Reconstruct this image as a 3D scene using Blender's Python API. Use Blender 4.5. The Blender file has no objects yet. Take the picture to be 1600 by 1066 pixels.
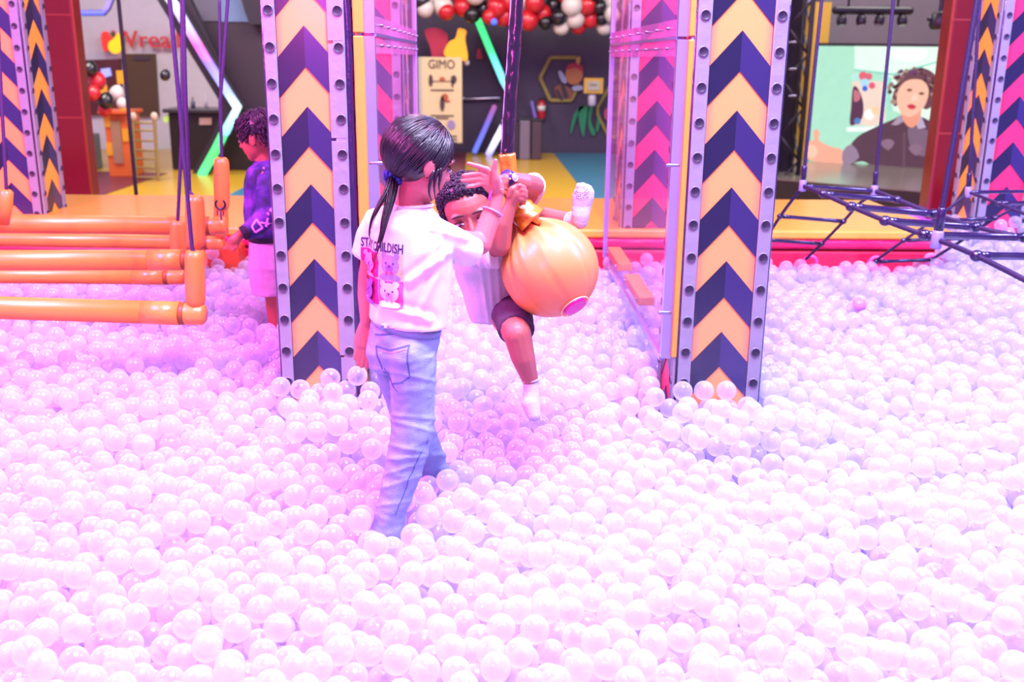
import bpy, bmesh, math, random
import numpy as np
from mathutils import Vector as V, Matrix, Quaternion, noise
from mathutils.bvhtree import BVHTree
random.seed(7)
C = bpy.context.scene.collection
SC = bpy.context.scene
PI = math.pi
# ------------------------------------------------------------------ camera
F = 1555.0; H = 1.42
_p, _a, _t = math.radians(15.9), math.radians(1.36), math.radians(.59)
_fh = V((math.sin(_a), math.cos(_a), 0)); _z = V((0, 0, 1))
FW = _fh*math.cos(_p) - _z*math.sin(_p)
_r0 = V((math.cos(_a), -math.sin(_a), 0)); _u0 = _r0.cross(FW)
RT = _r0*math.cos(_t) + _u0*math.sin(_t); UP = RT.cross(FW)
CO = V((0, 0, H))
def ray(x, y): return FW*F + RT*(x-800) - UP*(y-533)
def P(x, y, Y):
    d = ray(x, y); return CO + d*(Y/d.y)
def G(x, y, Z):
    d = ray(x, y); return CO + d*((Z-H)/d.z)
def proj(q):
    v = V(q)-CO; d = v.dot(FW); return 800+F*v.dot(RT)/d, 533-F*v.dot(UP)/d, d
cam = bpy.data.cameras.new('camera'); camo = bpy.data.objects.new('camera', cam); C.objects.link(camo)
cam.sensor_width = 36; cam.lens = 36*F/1600
camo.matrix_world = Matrix(((RT.x, UP.x, -FW.x, 0), (RT.y, UP.y, -FW.y, 0), (RT.z, UP.z, -FW.z, H), (0, 0, 0, 1)))
cam.clip_start = .05; cam.clip_end = 100
cam.dof.use_dof = True; cam.dof.focus_distance = 3.15; cam.dof.aperture_fstop = 3.0
SC.camera = camo
SC.view_settings.view_transform = 'Standard'; SC.view_settings.look = 'None'
SC.view_settings.gamma = 1; SC.view_settings.use_curve_mapping = False
SC.view_settings.exposure = 0.0
# ------------------------------------------------------------------ world + lights
w = bpy.data.worlds.new('world'); SC.world = w; w.use_nodes = True
w.node_tree.nodes['Background'].inputs[0].default_value = (.52, .38, .95, 1)
w.node_tree.nodes['Background'].inputs[1].default_value = .75
def light(kind, loc, to, col, power, size=.5, spot=None, sy=None):
    l = bpy.data.lights.new(kind.lower()+'_lamp', kind); l.color = col; l.energy = power
    if kind == 'AREA':
        l.size = size
        if sy: l.shape = 'RECTANGLE'; l.size_y = sy
    elif kind == 'SPOT':
        l.shadow_soft_size = size; l.spot_size = math.radians(spot); l.spot_blend = .8
    else: l.shadow_soft_size = size
    o = bpy.data.objects.new(l.name, l); C.objects.link(o); o.location = loc
    o.rotation_euler = (V(to)-V(loc)).to_track_quat('-Z', 'Y').to_euler()
    return o
SC.cycles.diffuse_bounces = 8; SC.cycles.max_bounces = 12; SC.cycles.transparent_max_bounces = 16; SC.cycles.transmission_bounces = 10
LP = [(.2, 1.6), (.55, 1.9), (-.1, 2.1), (.9, 1.5), (.45, 2.45), (1.2, 2.1)]
for i, (lx, ly) in enumerate(LP):      # cluster of small ceiling spots above the pit
    light('SPOT', (lx, ly, 4.6), (lx*1.3+.2, ly+.9, 0), (.80, .70, 1), 330, .045, 140)
light('AREA', (.9, 2.5, 4.9), (.8, 2.8, 0), (.56, .58, 1), 490, 2.8)          # soft white-violet from straight above
light('AREA', (1.0, .6, 4.0), (.7, 3.2, 0), (.60, .38, 1), 70, 1.6)           # weaker one from above the camera
light('AREA', (-3.4, 2.6, 3.4), (-1.8, 3.4, 0), (1, .15, .70), 560, 1.2)      # pink wash from the left
light('AREA', (3.9, 3.6, 3.8), (2.4, 4.2, 0), (.36, .33, 1), 420, 1.2)        # violet wash from the right
light('AREA', (.15, 4.2, 3.9), (.1, 6.0, .6), (1, .24, .42), 150, .8)         # added magenta light over the back of the pit, brightens the rear pillars
light('AREA', (-.9, .2, 2.0), (-.3, 3.2, .9), (1, .07, .60), 60, .8)          # pink front wash on the children
for x in (-5.5, 0, 5.5):                                                     # hall lighting behind the pit
    light('AREA', (x, 11.5, 5.5), (x, 13.5, 0), (1, .93, .88), 430, 3)
# ------------------------------------------------------------------ materials
def lin(h):
    h = h.lstrip('#'); r = [int(h[i:i+2], 16)/255 for i in (0, 2, 4)]
    return tuple(c/12.92 if c <= .04045 else ((c+.055)/1.055)**2.4 for c in r) + (1,)
MATS = {}
def mat(name, hexc, rough=.5, metal=0, var=.06, bump=0, bscale=40, em=0, coat=0, sss=0, spec=None, stretch=None, nscale=9):
    if name in MATS: return MATS[name]
    m = bpy.data.materials.new(name); m.use_nodes = True; MATS[name] = m
    nt = m.node_tree; N = nt.nodes; L = nt.links; b = N['Principled BSDF']
    c = lin(hexc)
    tc = N.new('ShaderNodeTexCoord'); nz = N.new('ShaderNodeTexNoise'); nz.inputs['Scale'].default_value = nscale
    L.new(tc.outputs['Object'], nz.inputs['Vector'])
    mx = N.new('ShaderNodeMix'); mx.data_type = 'RGBA'
    mx.inputs[6].default_value = tuple(max(0, x*(1-var)) for x in c[:3])+(1,)
    mx.inputs[7].default_value = tuple(min(1, x*(1+var)) for x in c[:3])+(1,)
    L.new(nz.outputs['Fac'], mx.inputs[0]); L.new(mx.outputs[2], b.inputs['Base Color'])
    b.inputs['Roughness'].default_value = rough; b.inputs['Metallic'].default_value = metal
    if coat: b.inputs['Coat Weight'].default_value = coat; b.inputs['Coat Roughness'].default_value = .15
    if sss:
        b.inputs['Subsurface Weight'].default_value = sss; b.inputs['Subsurface Radius'].default_value = (.012, .004, .002); b.inputs['Subsurface Scale'].default_value = 1
    if spec is not None: b.inputs['Specular IOR Level'].default_value = spec
    if em:
        L.new(mx.outputs[2], b.inputs['Emission Color']); b.inputs['Emission Strength'].default_value = em
    if bump:
        n2 = N.new('ShaderNodeTexNoise'); n2.inputs['Scale'].default_value = bscale; n2.inputs['Detail'].default_value = 3
        src = tc.outputs['Object']
        if stretch:
            mp = N.new('ShaderNodeMapping'); mp.inputs['Scale'].default_value = stretch; L.new(src, mp.inputs[0]); src = mp.outputs[0]
        L.new(src, n2.inputs['Vector'])
        bp = N.new('ShaderNodeBump'); bp.inputs['Strength'].default_value = bump; bp.inputs['Distance'].default_value = .01
        L.new(n2.outputs['Fac'], bp.inputs['Height']); L.new(bp.outputs[0], b.inputs['Normal'])
    return m
def ball_material(name, tint=(.832, .862, .94), opac=.30):
    m = bpy.data.materials.new(name); m.use_nodes = True; nt = m.node_tree; N = nt.nodes; L = nt.links; N.clear()
    out = N.new('ShaderNodeOutputMaterial')
    df = N.new('ShaderNodeBsdfDiffuse'); tl = N.new('ShaderNodeBsdfTranslucent'); tr = N.new('ShaderNodeBsdfTransparent'); gl = N.new('ShaderNodeBsdfGlossy')
    oi = N.new('ShaderNodeObjectInfo'); hs = N.new('ShaderNodeMapRange'); hs.inputs[3].default_value = .97; hs.inputs[4].default_value = 1.0
    L.new(oi.outputs['Random'], hs.inputs[0])
    cm = N.new('ShaderNodeMix'); cm.data_type = 'RGBA'; cm.blend_type = 'MULTIPLY'; cm.inputs[0].default_value = 1
    cm.inputs[6].default_value = tint+(1,); L.new(hs.outputs[0], cm.inputs[7])
    L.new(cm.outputs[2], df.inputs[0]); L.new(cm.outputs[2], tl.inputs[0])
    tr.inputs[0].default_value = (.93, .89, .97, 1); gl.inputs['Roughness'].default_value = .16
    a = N.new('ShaderNodeMixShader'); a.inputs[0].default_value = .6; L.new(df.outputs[0], a.inputs[1]); L.new(tl.outputs[0], a.inputs[2])
    lw = N.new('ShaderNodeLayerWeight'); lw.inputs['Blend'].default_value = .35
    mr = N.new('ShaderNodeMapRange'); mr.inputs[3].default_value = opac; mr.inputs[4].default_value = .8; L.new(lw.outputs['Facing'], mr.inputs[0])
    b = N.new('ShaderNodeMixShader'); L.new(mr.outputs[0], b.inputs[0]); L.new(tr.outputs[0], b.inputs[1]); L.new(a.outputs[0], b.inputs[2])
    fr = N.new('ShaderNodeFresnel'); fr.inputs[0].default_value = 1.5
    ge = N.new('ShaderNodeNewGeometry'); mm = N.new('ShaderNodeMath'); mm.operation = 'SUBTRACT'; mm.use_clamp = True; L.new(fr.outputs[0], mm.inputs[0]); L.new(ge.outputs['Backfacing'], mm.inputs[1])
    c = N.new('ShaderNodeMixShader'); L.new(mm.outputs[0], c.inputs[0]); L.new(b.outputs[0], c.inputs[1]); L.new(gl.outputs[0], c.inputs[2])
    L.new(c.outputs[0], out.inputs[0]); return m
def acrylic_material(name, tint, pink_veil):  # pink tint and diffuse veil imitate the opposite pillar's reflection
    m = bpy.data.materials.new(name); m.use_nodes = True; nt = m.node_tree; N = nt.nodes; L = nt.links; N.clear()
    out = N.new('ShaderNodeOutputMaterial'); tr = N.new('ShaderNodeBsdfTransparent'); tr.inputs[0].default_value = tint+(1,)
    gl = N.new('ShaderNodeBsdfGlossy'); gl.inputs['Roughness'].default_value = .03
    df = N.new('ShaderNodeBsdfDiffuse'); df.inputs[0].default_value = (.9, .45, .75, 1)
    nz = N.new('ShaderNodeTexNoise'); nz.inputs['Scale'].default_value = 3
    mr = N.new('ShaderNodeMapRange'); mr.inputs[3].default_value = pink_veil*.5; mr.inputs[4].default_value = pink_veil*1.5; L.new(nz.outputs['Fac'], mr.inputs[0])
    a = N.new('ShaderNodeMixShader'); L.new(mr.outputs[0], a.inputs[0]); L.new(tr.outputs[0], a.inputs[1]); L.new(df.outputs[0], a.inputs[2])
    b = N.new('ShaderNodeMixShader'); b.inputs[0].default_value = .07; L.new(a.outputs[0], b.inputs[1]); L.new(gl.outputs[0], b.inputs[2])
    L.new(b.outputs[0], out.inputs[0]); return m
def panel_material(name, hexc, edge, axis=0):
    """printed vinyl: flat colour that runs to a pinker colour along both printed side edges"""
    m = mat(name, hexc, .38, bump=.15, bscale=6, coat=.3); N = m.node_tree.nodes; L = m.node_tree.links; b = N['Principled BSDF']
    tc = [n for n in N if n.type == 'TEX_COORD'][0]; sp = N.new('ShaderNodeSeparateXYZ'); L.new(tc.outputs['Generated'], sp.inputs[0])
    cr = N.new('ShaderNodeValToRGB'); e = cr.color_ramp.elements
    e[0].position = .0; e[0].color = lin(edge); e[1].position = 1; e[1].color = lin(edge)
    for q in (.13, .87): x = e.new(q); x.color = lin(hexc)
    L.new(sp.outputs[axis], cr.inputs[0]); L.new(cr.outputs[0], b.inputs['Base Color']); return m
# ------------------------------------------------------------------ mesh helpers
def tag(o, label=None, cat=None, group=None, kind=None):
    if label: o['label'] = label
    if cat: o['category'] = cat
    if group: o['group'] = group
    if kind: o['kind'] = kind
    return o
def empty(name, loc, label, cat, group=None, rz=0):
    o = bpy.data.objects.new(name, None); C.objects.link(o); o.location = loc; o.rotation_euler = (0, 0, rz)
    o.empty_display_size = .1
    return tag(o, label, cat, group)
def link(name, me, m=None, parent=None, smooth=False):
    if m is not None:
        for x in (m if isinstance(m, (list, tuple)) else [m]): me.materials.append(x)
    if smooth:
        for p in me.polygons: p.use_smooth = True
    o = bpy.data.objects.new(name, me); C.objects.link(o)
    if parent:
        o.parent = parent
        o.matrix_parent_inverse = wm(parent).inverted()
    return o
def wm(o):
    m = Matrix.Translation(o.location) @ o.rotation_euler.to_matrix().to_4x4()
    if o.parent: m = wm(o.parent) @ o.matrix_parent_inverse @ m
    return m
def ob(name, bm, m=None, parent=None, smooth=False):
    me = bpy.data.meshes.new(name); bm.to_mesh(me); bm.free(); return link(name, me, m, parent, smooth)
def copy(o, parent=None, loc=None):
    c = o.copy(); C.objects.link(c)
    if loc is not None: c.location = loc
    if parent is not None: c.parent = parent
    return c
def box(bm, x0, x1, y0, y1, z0, z1, mi=0, bev=0):
    vs = [bm.verts.new((x, y, z)) for x in (x0, x1) for y in (y0, y1) for z in (z0, z1)]
    fs = [bm.faces.new([vs[i] for i in f]) for f in ((0, 1, 3, 2), (4, 6, 7, 5), (0, 4, 5, 1), (2, 3, 7, 6), (0, 2, 6, 4), (1, 5, 7, 3))]
    for f in fs: f.material_index = mi
    if bev:
        es = list({e for f in fs for e in f.edges}); bmesh.ops.bevel(bm, geom=es, offset=bev, segments=2, affect='EDGES', profile=.5)
    return bm
def boxo(name, x0, x1, y0, y1, z0, z1, m, parent=None, bev=0):
    return ob(name, box(bmesh.new(), x0, x1, y0, y1, z0, z1, 0, bev), m, parent)
def poly(bm, pts, n, th, mi=0):
    """flat outline extruded by th along n (a plate with depth)"""
    n = V(n).normalized(); a = [bm.verts.new(V(p)) for p in pts]; b = [bm.verts.new(V(p)+n*th) for p in pts]
    f = [bm.faces.new(b)]; f.append(bm.faces.new(a[::-1]))
    for i in range(len(a)):
        j = (i+1) % len(a); f.append(bm.faces.new((a[i], a[j], b[j], b[i])))
    for x in f: x.material_index = mi
    return bm
def frames(pts, side=None):
    pts = [V(p) for p in pts]; T = []
    for i in range(len(pts)):
        a = pts[max(0, i-1)]; b = pts[min(len(pts)-1, i+1)]; T.append((b-a).normalized())
    s = V(side) if side is not None else (V((1, 0, 0)) if abs(T[0].x) < .8 else V((0, 1, 0)))
    out = []
    for t in T:
        s = (s - t*s.dot(t));
        if s.length < 1e-5: s = t.orthogonal()
        s.normalize(); out.append((s.copy(), t.cross(s)))
    return pts, out
def loft(bm, pts, ra, rb=None, side=None, seg=16, caps='flat', mi=0, fn=None):
    """tube of elliptical sections; ra/rb radius per station, fn(angle, i) scales the radius"""
    pts, fr = frames(pts, side); n = len(pts)
    ra = [ra]*n if isinstance(ra, (int, float)) else list(ra); rb = ra if rb is None else ([rb]*n if isinstance(rb, (int, float)) else list(rb))
    P0 = list(pts); RA = ra; RB = rb; FR = fr; idx = list(range(n))
    if caps == 'round':
        t0 = (pts[1]-pts[0]).normalized(); t1 = (pts[-1]-pts[-2]).normalized(); pre = []; post = []
        for q in (.2, .5, .8):
            c, s = math.cos(q*PI/2), math.sin(q*PI/2)
            pre.append((pts[0]-t0*min(ra[0], rb[0])*c, ra[0]*s, rb[0]*s, fr[0], 0)); post.append((pts[-1]+t1*min(ra[-1], rb[-1])*c, ra[-1]*s, rb[-1]*s, fr[-1], n-1))
        st = pre + [(pts[i], ra[i], rb[i], fr[i], i) for i in range(n)] + post[::-1]
    else: st = [(pts[i], ra[i], rb[i], fr[i], i) for i in range(n)]
    rings = []
    for c, a, b, (s, u), i in st:
        ring = []
        for k in range(seg):
            th = 2*PI*k/seg; g = fn(th, i) if fn else 1
            ring.append(bm.verts.new(c + s*(a*g*math.cos(th)) + u*(b*g*math.sin(th))))
        rings.append(ring)
    for r0, r1 in zip(rings, rings[1:]):
        for k in range(seg):
            f = bm.faces.new((r0[k], r0[(k+1) % seg], r1[(k+1) % seg], r1[k])); f.material_index = mi
    if caps:
        f = bm.faces.new(rings[0][::-1]); f.material_index = mi; f = bm.faces.new(rings[-1]); f.material_index = mi
    return bm
def cap(bm, p0, p1, r0, r1=None, seg=12):
    r1 = r0 if r1 is None else r1
    p0 = V(p0); p1 = V(p1)
    if (p1-p0).length < 1e-4: p1 = p0+V((0, 0, 1e-3))
    return loft(bm, [p0, p1], [r0, r1], seg=seg, caps='round')
def ell(bm, c, r, M=None, seg=20, rng=12):
    M = M or Matrix.Identity(3); c = V(c)
    g = bmesh.ops.create_uvsphere(bm, u_segments=seg, v_segments=rng, radius=1)
    for v in g['verts']:
        v.co = c + M @ V((v.co.x*r[0], v.co.y*r[1], v.co.z*r[2]))
    return bm
def blob(name, bm, voxel, m, parent=None, sm=2, fac=.5, disp=None):
    """weld overlapping closed pieces into one continuous smooth skin"""
    me = bpy.data.meshes.new(name); bm.to_mesh(me); bm.free()
    o = bpy.data.objects.new(name, me); C.objects.link(o)
    r = o.modifiers.new('r', 'REMESH'); r.mode = 'VOXEL'; r.voxel_size = voxel; r.use_smooth_shade = True
    if sm: s = o.modifiers.new('s', 'SMOOTH'); s.iterations = sm; s.factor = fac
    dg = bpy.context.evaluated_depsgraph_get(); dg.update()
    m2 = bpy.data.meshes.new_from_object(o.evaluated_get(dg)); bpy.data.objects.remove(o); m2.name = name
    if disp:
        nn = [v.normal.copy() for v in m2.vertices]
        for v, n in zip(m2.vertices, nn): v.co = v.co + n*disp(v.co, n)
    return link(name, m2, m, parent, True)
def catmull(pts, k=6, closed=False):
    pts = [V(p) for p in pts]; n = len(pts); out = []
    R = range(n) if closed else range(n-1)
    for i in R:
        if closed: a, b, c, d = pts[i-1], pts[i], pts[(i+1) % n], pts[(i+2) % n]
        else: a, b, c, d = pts[max(i-1, 0)], pts[i], pts[i+1], pts[min(i+2, n-1)]
        for j in range(k):
            t = j/k; out.append(.5*((2*b)+(c-a)*t+(2*a-5*b+4*c-d)*t*t+(3*b-a-3*c+d)*t**3))
    if not closed: out.append(pts[-1])
    return out
def tube(name, pts, r, m, parent=None, seg=8, k=0, **kw):
    if k: pts = catmull(pts, k)
    return ob(name, loft(bmesh.new(), pts, r, seg=seg, caps='round', **kw), m, parent, True)
def rope(name, pts, r, m, parent=None, pitch=.03):
    """laid rope: three strands twisted round each other"""
    pts = [V(p) for p in pts]; L = [0]
    for a, b in zip(pts, pts[1:]): L.append(L[-1]+(b-a).length)
    n = max(4, min(420, int(L[-1]/(pitch/3.2)))); P2 = []
    for i in range(n+1):
        s = L[-1]*i/n; j = max(k for k in range(len(L)) if L[k] <= s+1e-9); j = min(j, len(pts)-2)
        P2.append(pts[j].lerp(pts[j+1], (s-L[j])/max(1e-9, L[j+1]-L[j])))
    st = L[-1]/n
    return ob(name, loft(bmesh.new(), P2, r, seg=12, caps='flat', fn=lambda th, i: .93+.12*abs(math.sin(1.5*(th-2*PI*st*i/(pitch*3))))), m, parent, True)
def planar(name, px, Y, m, parent=None, th=.02, sm=0):
    """plate with an outline given at distance Y, facing the hall"""
    pts = [P(x, y, Y) for x, y in px]
    if sm: pts = catmull(pts, sm, True)
    bm = poly(bmesh.new(), pts, (0, -1, 0), th); bmesh.ops.recalc_face_normals(bm, faces=bm.faces[:]); return ob(name, bm, m, parent)
def decal(name, bm, O, R, U, N, bvh, m, parent, off=.0015, maxe=.012, tri=True):
    """print on cloth: flat 2D art (x, y) laid onto the surface below it along -N"""
    if tri: bmesh.ops.triangulate(bm, faces=bm.faces[:])
    for _ in range(5):
        es = [e for e in bm.edges if e.calc_length() > maxe]
        if not es: break
        bmesh.ops.subdivide_edges(bm, edges=es, cuts=1); bmesh.ops.triangulate(bm, faces=bm.faces[:])
    O, R, U, N = V(O), V(R), V(U), V(N); bad = []
    for v in bm.verts:
        o = O+R*v.co.x+U*v.co.y+N*.3
        h = bvh.ray_cast(o, -N, .6)
        if h[0] is None: bad.append(v); continue
        v.co = h[0]+h[1]*off if h[1].dot(N) > 0 else h[0]+N*off
    bmesh.ops.delete(bm, geom=bad, context='VERTS')
    return ob(name, bm, m, parent)
def flat2(polys):
    bm = bmesh.new()
    for pl, mi in polys:
        f = bm.faces.new([bm.verts.new((x, y, mi*1e-5)) for x, y in pl]); f.material_index = mi
        if f.normal.z < 0: f.normal_flip()
    return bm
def el2(cx, cy, a, b, n=16, rot=0):
    return [(cx+a*math.cos(t)*math.cos(rot)-b*math.sin(t)*math.sin(rot), cy+a*math.cos(t)*math.sin(rot)+b*math.sin(t)*math.cos(rot)) for t in (2*PI*i/n for i in range(n))]
def line2(x0, y0, x1, y1, w):
    d = V((x1-x0, y1-y0)).normalized(); n = V((-d.y, d.x))*w/2
    return [(x0-n.x, y0-n.y), (x1-n.x, y1-n.y), (x1+n.x, y1+n.y), (x0+n.x, y0+n.y)]
def text_mesh(s, size, ext=0, sx=1, off=0):
    cu = bpy.data.curves.new('t', 'FONT'); cu.body = s; cu.size = size; cu.extrude = ext; cu.offset = off; cu.resolution_u = 3
    o = bpy.data.objects.new('t', cu); C.objects.link(o); dg = bpy.context.evaluated_depsgraph_get(); dg.update()
    me = bpy.data.meshes.new_from_object(o.evaluated_get(dg)); bpy.data.objects.remove(o)
    bm = bmesh.new(); bm.from_mesh(me)
    for v in bm.verts: v.co.x *= sx
    return bm
def bvh_of(o): return BVHTree.FromPolygons([v.co[:] for v in o.data.vertices], [p.vertices[:] for p in o.data.polygons])
def aim(bm, O, R, U):
    R, U = V(R).normalized(), V(U).normalized(); N = R.cross(U)
    for v in bm.verts: v.co = V(O)+R*v.co.x+U*v.co.y+N*v.co.z
    return bm
# ------------------------------------------------------------------ colours
ORANGE = panel_material('vinyl_orange_print', '#e49452', '#ff7a5a')
ORANGE_Y = panel_material('vinyl_orange_print_side', '#eea038', '#e8783c')
PINK = panel_material('vinyl_pink_print', '#e42c58', '#dc1c40')
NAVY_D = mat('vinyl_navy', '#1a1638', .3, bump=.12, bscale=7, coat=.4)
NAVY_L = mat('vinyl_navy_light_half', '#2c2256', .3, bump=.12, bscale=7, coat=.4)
LAV = mat('vinyl_silver_strip', '#827e8c', .42, bump=.3, bscale=22, coat=.3)
EYE_R = mat('eyelet_rim', '#6a6278', .35); EYE_C = mat('eyelet_hole', '#241c34', .5)
PURPLE = mat('vinyl_dark_purple', '#2a1446', .22, bump=.5, bscale=28, coat=.6)
YEL_WOOD = mat('yellow_stained_wood', '#d89236', .45, bump=.1, bscale=60, stretch=(8, 8, 1))
RED_VINYL = mat('vinyl_red', '#780c14', .3, bump=.15, bscale=8, coat=.4)
RED_SEAM = mat('vinyl_red_piping', '#a84034', .35)
LOGM = mat('vinyl_orange_log', '#e47c34', .38, bump=.12, bscale=14, coat=.3)
LOGD = mat('vinyl_orange_log_end', '#e88638', .36, bump=.35, bscale=30, coat=.3)
ROPE_P = mat('rope_purple', '#341a50', .55, bump=.2, bscale=160)
METAL = mat('steel', '#9a94a8', .25, .9)
BLACK = mat('black_plastic', '#1a1620', .45)
FLOOR_Y = mat('floor_yellow', '#dcae32', .25, bump=.03, bscale=4)
FLOOR_B = mat('floor_blue', '#3f7f9e', .3); FLOOR_M = mat('floor_maroon', '#7a3040', .35)
WALLM = mat('wall_dark_purple_grey', '#3c2f48', .6, bump=.6, bscale=10, stretch=(14, 14, .15))
WALLG = mat('wall_grey_brown', '#5f5660', .7, bump=.6, bscale=10, stretch=(10, 10, .15))
ACR = acrylic_material('clear_acrylic_pink_veil', (.98, .86, .95), .07)
ACR_E = mat('acrylic_edge_lavender', '#7f74a4', .25, coat=.5)
# ------------------------------------------------------------------ setting
def st(o): o['kind'] = 'structure'; return o
pit_floor_m = mat('pit_floor_magenta', '#c060e0', .6)
def zs(y): return .085*(y-2.15)
bm = bmesh.new()
vs = [bm.verts.new(p) for p in ((-5, .2, zs(.2)-.215), (5, .2, zs(.2)-.215), (5, 8, zs(8)-.215), (-5, 8, zs(8)-.215))]
bm.faces.new(vs); g = bmesh.ops.extrude_face_region(bm, geom=bm.faces[:])
for v in g['geom']:
    if isinstance(v, bmesh.types.BMVert): v.co.z -= .1
bmesh.ops.recalc_face_normals(bm, faces=bm.faces[:])
st(ob('pit_floor', bm, pit_floor_m))
fl = st(boxo('floor', -14, 14, 7.0, 24, -.4, -.3, FLOOR_Y))
def mat_piece(px, m, dz=.003):
    pts = [G(x, y, -.3+dz) for x, y in px]
    bm = poly(bmesh.new(), pts, (0, 0, 1), .004); bmesh.ops.recalc_face_normals(bm, faces=bm.faces[:]); ob('floor_inlay', bm, m, fl)
mat_piece([(864, 238), (1300, 240), (1300, 325), (932, 325)], FLOOR_B)
mat_piece([(350, 309), (452, 256), (452, 325), (320, 325)], FLOOR_B)
mat_piece([(520, 236), (729, 237), (722, 325), (500, 325)], FLOOR_M)
mat_piece([(-60, 262), (262, 271), (140, 312), (-60, 330)], FLOOR_M)
st(boxo('wall_back', -3.6, 4.6, 18.9, 19.1, -.3, 6, WALLM))
st(boxo('wall_right', 4.6, 14, 14.6, 14.8, -.3, 6, WALLG))
st(boxo('wall_left', -14, -3.6, 19.05, 19.25, -.3, 6, mat('wall_shop_grey', '#d6d2dc', .6, bump=.6, bscale=10, stretch=(.15, 10, 22))))
# ------------------------------------------------------------------ padded ledge round the pit
led = empty('padded_ledge', (.0, 5.65, .2), 'long padded ledge behind the ball pit with yellow top and red front', 'ledge')
LED_Y = mat('vinyl_ledge_yellow', '#e09c36', .35, bump=.25, bscale=3, coat=.3)
LED_R = mat('vinyl_ledge_red', '#c8143c', .35, bump=.3, bscale=5, coat=.3)
LED_R2 = mat('vinyl_ledge_crimson', '#d01050', .3, bump=.9, bscale=9, coat=.4, stretch=(.6, 2, 3))
xr = P(1490, 385, 5.65).x
for i, (a, b) in enumerate(((-5, -3.0), (-2.995, -.52), (-.515, 1.2), (1.205, xr), (xr+.6, 5.4))):
    y0 = 5.66 if i < 4 else 6.5
    z = .475
    boxo('top_pad', a, b, y0, 7.0, z-.05, z, LED_Y, led, .012)
    boxo('front_pad', a, b, y0+.012, y0+.1, .1, z-.115, LED_R, led, .02)
    boxo('front_pad', a, b, y0-.004, y0+.1, z-.11, z-.052, LED_R2, led, .02)
boxo('corner_block', P(322, 400, 5.55).x, P(378, 400, 5.55).x, 5.5, 5.66, .2, .40, mat('vinyl_burnt_orange', '#a8401c', .35, bump=.3, bscale=9), led, .02)
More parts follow.
